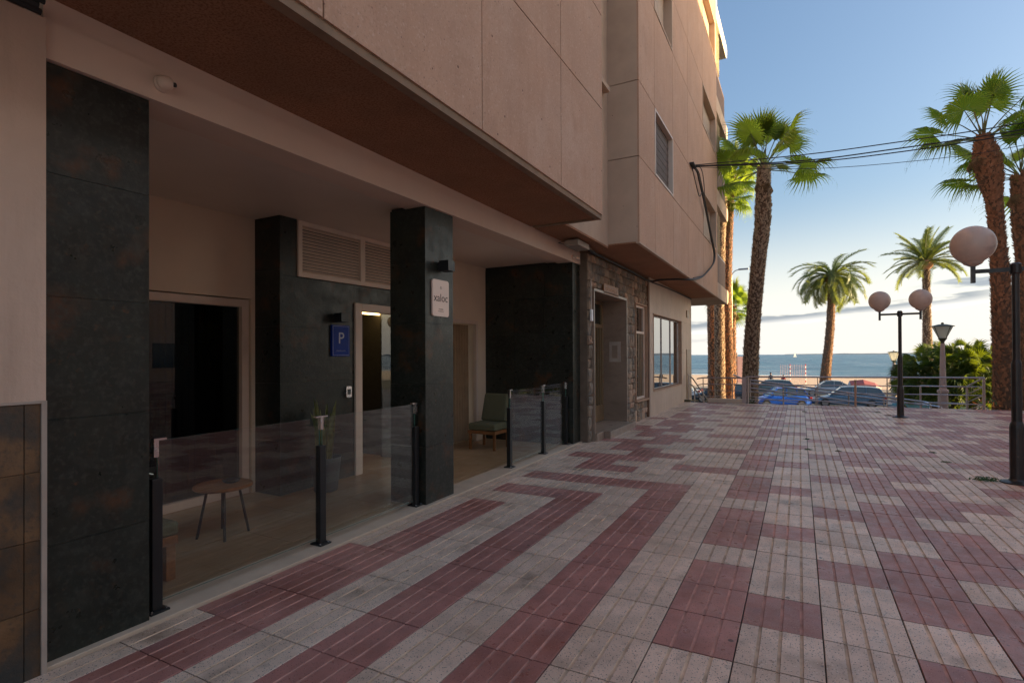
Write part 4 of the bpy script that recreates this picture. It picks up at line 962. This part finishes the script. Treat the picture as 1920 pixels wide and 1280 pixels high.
# low fan-palm bush -----------------------------------------------------------
bf = [fan_mesh(40+i, rad=.36, pet=.35, n=16, droop=.3, spread=100).mesh('bush_frond', [K['bush'], K['petiole']]) for i in range(4)]
T = empty('palm_bush', (4.98, 24.6, -2.25), label='broad rounded bush of low fan palms left of the right-hand palm trunk', cat='bush')
random.seed(31)
MB().tube([(-.3, 0, 0), (-.5, 0, 1.4), (-.9, 0, 2.6)], .13, 8).tube([(.3, .1, 0), (.4, .1, 1.6), (.7, 0, 3.0)], .13, 8).tube([(0, .2, 0), (0, .2, 1.6), (0, .1, 3.2)], .14, 8).build('stem', K['bark'], T)
for i in range(290):
    a = random.uniform(0, 2*PI); e_ = math.asin(random.uniform(-.35, 1)); rr = random.uniform(.72, 1.02)
    d = Vector((math.cos(a)*math.cos(e_), math.sin(a)*math.cos(e_), math.sin(e_)))
    lump = 1+.13*math.sin(3*a+1)+.10*math.sin(5*e_+2*a)
    p = Vector((d.x*1.42*lump*rr, d.y*1.2*lump*rr, 2.45+d.z*1.22*lump*rr))
    o = inst('frond', random.choice(bf), T, p)
    q = (d+Vector((random.uniform(-.5, .5), random.uniform(-.5, .5), random.uniform(-.2, .5)))).normalized().to_track_quat('X', 'Z')
    o.rotation_mode = 'QUATERNION'; o.rotation_quaternion = q @ Quaternion((1, 0, 0), random.uniform(-.8, .8)); s_ = random.uniform(.8, 1.35); o.scale = (s_,)*3
bq = MB()
for i in range(5200):
    a = random.uniform(0, 2*PI); e_ = math.asin(random.uniform(-.45, 1)); rr = random.uniform(.45, .98)
    lump = 1+.13*math.sin(3*a+1)+.10*math.sin(5*e_+2*a)
    p = Vector((math.cos(a)*math.cos(e_)*1.38*lump*rr, math.sin(a)*math.cos(e_)*1.1*lump*rr, 2.4+math.sin(e_)*1.14*lump*rr))
    v = Vector((random.gauss(0, 1), random.gauss(0, 1), random.gauss(.2, .8))).normalized(); e2 = v.orthogonal().normalized()*.022; l_ = random.uniform(.18, .34)
    bq.face([p-e2, p+e2, p+v*l_])
bq.build('inner_foliage', K['bush'], T)['kind'] = 'stuff'
# flowers and hedge
def leafclump(name, c, rad, n, sz, mats, **kw):
    r_ = random.Random(name+str(c)); b = MB()
    for i in range(n):
        d = Vector((r_.gauss(0, 1), r_.gauss(0, 1), abs(r_.gauss(0, 1))*.9)).normalized()*r_.uniform(.3, 1)
        p = Vector(c)+Vector((d.x*rad[0], d.y*rad[1], d.z*rad[2])); a = Vector((r_.gauss(0, 1), r_.gauss(0, 1), r_.gauss(0, 1))).normalized(); e = a.orthogonal().normalized(); s_ = sz*r_.uniform(.6, 1.3)
        b.face([p-e*s_*.35, p+a*s_, p+e*s_*.35, p-a*s_], 1 if (len(mats) > 1 and r_.random() < .45) else 0)
    return b.build(name, mats, **kw)
leafclump('flowering_plant', (4.25, 18.0, -.35), (.35, .3, .85), 260, .06, [K['weed'], K['flower']], label='orange and yellow flowering plant behind the right end of the railing', cat='plant')
for i, (x, y, w_) in enumerate(((0.9, 19.0, 1.1), (2.6, 19.0, 1.0), (-.6, 19.2, .8))):
    leafclump('hedge_plant', (x, y, -1.5), (w_, .4, 1.55), 900, .05, [K['bush']], label=['low green verge shrub under the middle of the ramp rail', 'low green verge shrub in front of the double globe lamp', 'low green verge shrub at the foot of the nearest palm'][i], cat='shrub', group='verge shrubs behind the plaza edge')
leafclump('climbing_weed', (-1.25, 17.0, .05), (.10, .1, .28), 110, .03, [K['weed']], label='tuft of weed growing at the railing gate post', cat='weed')
leafclump('weed', (1.87, 7.95, g(1.9, 7.9)), (.17, .06, .05), 420, .013, [K['weed']], label='dark green weed clump at the foot of the nearest lamp pole', cat='weed', group='weeds in the paving joints')
for i, (x, y, s_, lab) in enumerate(((.10, 10.43, .5, 'tiny weed in the paving joint ahead of the blue car'), (.10, 9.36, .5, 'tiny weed in the joint nearer than the one ahead of the blue car'), (.50, 9.38, .4, 'tiny weed one tile right of the central joint'), (1.70, 9.75, .5, 'tiny weed far from the lamp pole in a dark joint'), (1.70, 9.0, .55, 'tiny weed nearer the lamp pole in the same dark joint'), (1.62, 15.3, .9, 'flat weed left of the farther globe lamp'), (1.78, 14.75, .8, 'flat weed just before the farther globe lamp'), (.10, 15.0, .6, 'tiny weed near the plaza edge in the central joint'))):
    leafclump('weed', (x, y, g(x, y)), (.12*s_, .06*s_, .04*s_), 60, .012, [K['weed']], label=lab, cat='weed', group='weeds in the paving joints')

# ------------------------------------------------------------------ cars
def car(x, y, z, rz, L_, W_, H, col, lab, style='hatch'):
    c = empty('parked_car', (x, y, z), rz, label=lab, cat='car', group='cars parked below the plaza')
    paint = mat('car_paint', col, .28, var=.02, spec=.7)
    hb = H*.62
    if style == 'estate': st_ = [(-.5, .32, .52), (-.485, .20, .60), (-.40, .18, .66), (-.20, .18, .92), (.0, .18, .96), (.30, .18, .98), (.44, .20, .98), (.49, .24, .90), (.5, .32, .70)]; roof = [(-.24, .0), (-.08, .92), (.05, 1), (.30, .97), (.42, .88), (.487, .0)]
    elif style == 'sedan': st_ = [(-.5, .32, .55), (-.485, .20, .62), (-.38, .18, .72), (-.2, .18, .92), (0, .18, .95), (.25, .18, .97), (.36, .18, .95), (.48, .22, .88), (.5, .34, .66)]; roof = [(-.24, 0), (-.08, .92), (.04, 1), (.16, .96), (.38, .0)]
    else: st_ = [(-.5, .34, .55), (-.485, .2, .64), (-.38, .18, .76), (-.22, .18, .95), (0, .18, .98), (.25, .18, 1.0), (.40, .18, 1.0), (.48, .22, .92), (.5, .32, .72)]; roof = [(-.27, 0), (-.10, .92), (.04, 1), (.24, .97), (.36, .88), (.46, .0)]
    b = MB(); rows = []
    for (t, zb, ztp) in st_:
        k = 1-.16*max(0, abs(t)-.38)/.12
        w = W_/2*k; zt_ = hb*ztp
        rows.append([(t*L_, -w*.90, zb), (t*L_, -w, zb+.18), (t*L_, -w, zt_-.12), (t*L_, -w*.90, zt_), (t*L_, 0, zt_+.03), (t*L_, w*.90, zt_), (t*L_, w, zt_-.12), (t*L_, w, zb+.18), (t*L_, w*.90, zb)])
    b.v = [p for r_ in rows for p in r_]
    for i in range(len(rows)-1):
        for j in range(9):
            j2 = (j+1) % 9; b.f.append((i*9+j, i*9+j2, (i+1)*9+j2, (i+1)*9+j)); b.m.append(0)
    b.f += [tuple(range(9))[::-1], tuple((len(rows)-1)*9+j for j in range(9))]; b.m += [0, 0]; b.smooth = False
    b.build('body', paint, c, bevel=.03)
    gh = MB(); rows = []
    for (t, hf) in roof:
        zr_ = hb*.93+(H-.04-hb*.93)*hf; wl_ = W_/2*.88; wt = W_/2*(.88-.20*hf)
        rows.append([(t*L_, -wl_, hb*.90), (t*L_, -wt, zr_), (t*L_, wt, zr_), (t*L_, wl_, hb*.90)])
    gh.v = [p for r_ in rows for p in r_]
    for i in range(len(rows)-1):
        for j in range(3): gh.f.append((i*4+j, i*4+j+1, (i+1)*4+j+1, (i+1)*4+j)); gh.m.append(0)
    gh.build('windows', K['carglass'], c)
    rf = MB(); rr = [(t, hf) for t, hf in roof if hf > .5]
    for (ta, ha), (tb, hb2) in zip(rr[:-1], rr[1:]):
        za = hb*.93+(H-.04-hb*.93)*ha; zb = hb*.93+(H-.04-hb*.93)*hb2; wa = W_/2*(.90-.20*ha); wb = W_/2*(.90-.20*hb2)
        rf.face([(ta*L_, -wa, za+.005), (tb*L_, -wb, zb+.005), (tb*L_, -wb*.9, zb+.04), (ta*L_, -wa*.9, za+.04)]); rf.face([(ta*L_, -wa*.9, za+.04), (tb*L_, -wb*.9, zb+.04), (tb*L_, wb*.9, zb+.04), (ta*L_, wa*.9, za+.04)]); rf.face([(ta*L_, wa*.9, za+.04), (tb*L_, wb*.9, zb+.04), (tb*L_, wb, zb+.005), (ta*L_, wa, za+.005)])
    rf.build('roof', paint, c)
    pl = MB()
    ends = [roof[0], roof[-1]]; ins = [roof[1], roof[-2]]
    for (ta, ha), (tb, hb2) in zip(ends, ins):
        for s_ in (-1, 1): pl.tube([(ta*L_, s_*W_/2*.885, hb*.93), (tb*L_, s_*W_/2*(.885-.2*hb2), hb*.93+(H-.04-hb*.93)*hb2)], .035, 6)
    for tb in (.06, .24 if style != 'sedan' else .2):
        for s_ in (-1, 1): pl.tube([(tb*L_, s_*W_/2*.885, hb*.93), (tb*L_+.02, s_*W_/2*.70, H-.05)], .025, 5)
    pl.build('pillars', paint, c)
    for t in (-.31, .31):
        for s_ in (-1, 1):
            w = MB().tube([(t*L_, s_*(W_/2-.20), .31), (t*L_, s_*(W_/2+.005), .31)], .31, 18).build('wheel', K['tyre'], c)
            MB().tube([(t*L_, s_*(W_/2+.006), .31), (t*L_, s_*(W_/2+.015), .31)], .20, 14).build('rim', K['rim'], w)
    for s_ in (-1, 1):
        MB().box(-.497*L_, -.44*L_, s_*W_*.44-.08, s_*W_*.44+.08, .56, .68).build('headlight', K['headl'], c, bevel=.02)
        MB().box(.455*L_, .503*L_, s_*W_*.42-.09, s_*W_*.42+.09, .66, .86).build('tail_light', K['taill'], c, bevel=.02)
        MB().box(-.21*L_, -.17*L_, s_*(W_/2+.04)-.08, s_*(W_/2+.04)+.08, hb*.93, hb*.93+.12).build('mirror', paint, c, bevel=.02)
    return c
car(-1.25, 44, -2.37, .28, 3.75, 1.72, 1.50, (.012, .10, .52), 'bright blue hatchback parked behind the left part of the railing')
car(2.95, 45.5, -2.27, .06, 4.55, 1.80, 1.50, (.09, .17, .26), 'steel blue estate car parked right of the bright blue hatchback', 'estate')
car(2.35, 56, -2.25, .05, 4.6, 1.8, 1.45, (.34, .38, .42), 'silver grey saloon in the row behind, under the drooping palm', 'sedan')
car(-2.4, 55.5, -2.25, .05, 4.3, 1.78, 1.45, (.10, .14, .15), 'dark green-grey car in the back row behind the blue hatchback', 'hatch')
car(-5.6, 45.5, -2.25, .1, 4.3, 1.8, 1.5, (.03, .05, .07), 'dark hatchback partly hidden by the three palm trunks', 'hatch')
car(-9.5, 47, -2.25, .05, 4.4, 1.8, 1.45, (.55, .55, .54), 'white car seen low beside the building corner', 'sedan')
car(7.3, 44, -2.4, -.1, 4.2, 1.75, 1.45, (.10, .24, .27), 'teal car half hidden behind the palm bush and the inner rail', 'hatch')

# ------------------------------------------------------------------ beach things and people
def person(x, y, z, rz, lab, top, bottom, pose='walk', h=1.7):
    c = empty('person', (x, y, z), rz, label=lab, cat='person')
    st_ = .28 if pose == 'walk' else .06
    V = [(0, 0, .93), (0, 0, 1.15), (0, 0, 1.38), (0, 0, 1.50), (0, 0, 1.56),
         (-.10, 0, .88), (-.11, st_*.5, .50), (-.11, st_*.7, .08), (-.11, st_*.7+.16, .03),
         (.10, 0, .88), (.11, -st_*.35, .50), (.11, -st_*1.1, .12), (.11, -st_*1.1+.14, .04),
         (-.19, 0, 1.38), (-.25, -.10, 1.12), (-.24, .02, .88), (.19, 0, 1.38), (.25, .10, 1.12), (.24, .16, .90)]
    E_ = [(0, 1), (1, 2), (2, 3), (3, 4), (0, 5), (5, 6), (6, 7), (7, 8), (0, 9), (9, 10), (10, 11), (11, 12), (2, 13), (13, 14), (14, 15), (2, 16), (16, 17), (17, 18)]
    rad = [.15, .14, .15, .055, .055, .09, .062, .045, .04, .09, .062, .045, .04, .06, .045, .032, .06, .045, .032]
    def skin(name, V, E_, rad, m, root=0):
        me = bpy.data.meshes.new(name); me.from_pydata(V, E_, []); me.materials.append(m)
        o = bpy.data.objects.new(name, me); COL.objects.link(o); o.parent = c
        o.modifiers.new('s', 'SKIN'); sl = me.skin_vertices[0].data if me.skin_vertices else None
        if sl is None:
            me.attributes
        for i, r_ in enumerate(rad): me.skin_vertices[0].data[i].radius = (r_, r_*.8)
        me.skin_vertices[0].data[root].use_root = True
        o.modifiers.new('u', 'SUBSURF').levels = 1; o.modifiers['u'].render_levels = 1
        return o
    try:
        skin('body', V, E_, rad, K[bottom])
        skin('shirt', [(0, 0, .98), (0, 0, 1.18), (0, 0, 1.40), (-.19, 0, 1.38), (-.235, -.06, 1.20), (.19, 0, 1.38), (.235, .06, 1.20)], [(0, 1), (1, 2), (2, 3), (3, 4), (2, 5), (5, 6)], [.165, .16, .165, .075, .062, .075, .062], K[top])
    except Exception:
        b = MB(); b.smooth = True; b.tube([V[0], V[1], V[2], V[3]], [.16, .15, .17, .05], 10)
        for ch in ((0, 5, 6, 7, 8), (0, 9, 10, 11, 12), (2, 13, 14, 15), (2, 16, 17, 18)): b.tube([V[i] for i in ch], [rad[i] for i in ch], 8)
        b.build('body', K[bottom], c)
    b = MB(); b.smooth = True; b.lathe(0, 0, [(.03, 1.50), (.055, 1.53), (.078, 1.60), (.08, 1.66), (.055, 1.73), (.01, 1.76)], 14); b.build('head', K['skin'], c)
    b = MB(); b.smooth = True; b.lathe(0, -.012, [(.083, 1.64), (.088, 1.69), (.062, 1.76), (.01, 1.785)], 14); b.build('hair', K['cloth_dark'], c)
    c.scale = (h/1.78,)*3
person(8.1, 64.5, -2.12, -1.2, 'person in dark clothes walking on the promenade beside the distant lantern', 'cloth_dark', 'cloth_dark')
person(-2.75, 63.6, -2.12, .3, 'person in black standing on the promenade above the blue hatchback', 'cloth_dark', 'cloth_dark', 'stand', 1.75)
person(-1.55, 63.9, -2.12, -.4, 'person in a red top sitting low beside the one in black', 'cloth_red', 'cloth_red', 'stand', 1.5)
c = empty('upturned_boat', (6.2, 71, -2.35), .1, label='covered boat with a grey and dark red tarpaulin on the sand', cat='boat')
b = MB(); secs = [(-1.6, .15, .2), (-1.3, .75, .9), (0, .85, 1.05), (1.1, .7, .7), (1.7, .2, .25)]
for i, (x, w_, h) in enumerate(secs): b.v += [(x, -w_, 0), (x, -w_*.8, h*.6), (x, 0, h), (x, w_*.8, h*.6), (x, w_, 0)]
for i in range(4):
    for j in range(4): b.f.append((i*5+j, i*5+j+1, (i+1)*5+j+1, (i+1)*5+j)); b.m.append(0 if i < 1 else 1)
b.f += [(0, 1, 2, 3, 4), (24, 23, 22, 21, 20)]; b.m += [0, 1]
b.build('tarpaulin', [K['tarpg'], K['tarpr']], c)
MB().box(-1.5, 1.6, -.5, .5, -.12, 0).build('hull', K['cloth_dark'], c)
# volleyball goal frame with pink netting, red-white posts
c = empty('beach_goal', (-.3, 84, -2.6), .0, label='pale pink netted beach goal with red and white striped posts', cat='goal')
for x in (-.9, 1.0):
    for i in range(10): MB().tube([(x, 0, .28*i), (x, 0, .28*i+.28)], .055, 8).build('post_segment', K['cloth_red'] if i % 2 else K['sail'], c)
b = MB()
for i in range(11):
    x = -2.1+i*.29; b.box(x, x+.028, .1, .12, .1, 2.75)
for i in range(9): b.box(-2.1, 1.0, .121, .14, .1+i*.3, .12+i*.3)
b.build('net', K['banner'], c)
c = empty('beach_sign', (-5.9, 70, -2.3), 0, label='tall pale pink board between thin posts left of the nearest palm trunk', cat='sign')
MB().box(-.75, .75, -.02, .02, .4, 3.6).build('board', K['banner'], c)
for x in (-.8, .8): MB().tube([(x, 0, 0), (x, 0, 4.1)], .05, 8).build('post', K['golden'], c)
c = empty('sailing_boat', (-8, 1150, -3.5), .4, label='tiny white sailing boat on the horizon', cat='boat')
MB().box(-3, 3, -.8, .8, 0, 1).build('hull', K['sail'], c)
b = MB(); b.v = [(-2.6, -.05, 1.5), (2.8, -.05, 1.5), (.2, -.05, 9), (-2.6, .05, 1.5), (2.8, .05, 1.5), (.2, .05, 9)]; b.f = [(0, 1, 2), (5, 4, 3), (0, 3, 4, 1), (1, 4, 5, 2), (2, 5, 3, 0)]; b.m = [0]*5; b.build('sail', K['sail'], c)

# ------------------------------------------------------------------ building across the plaza (outside the frame, reflected in the glass, shades the square)
OB = MB().box(17.0, 30, -16, 25, -2.3, 13.95).build('opposite_building', K['opp'], label='plain cream apartment block across the square, outside the frame, shading it', cat='building')
for fz in (0.9, 4.6, 7.6, 10.6):
    for i in range(11):
        y = -12.5+i*3.4
        w = MB().box(16.92, 16.995, y, y+1.5, fz, fz+1.4).build('window', K['frame'], OB)
        MB().box(16.90, 16.918, y+.08, y+1.42, fz+.08, fz+1.32).build('pane', K['carglass'], w)
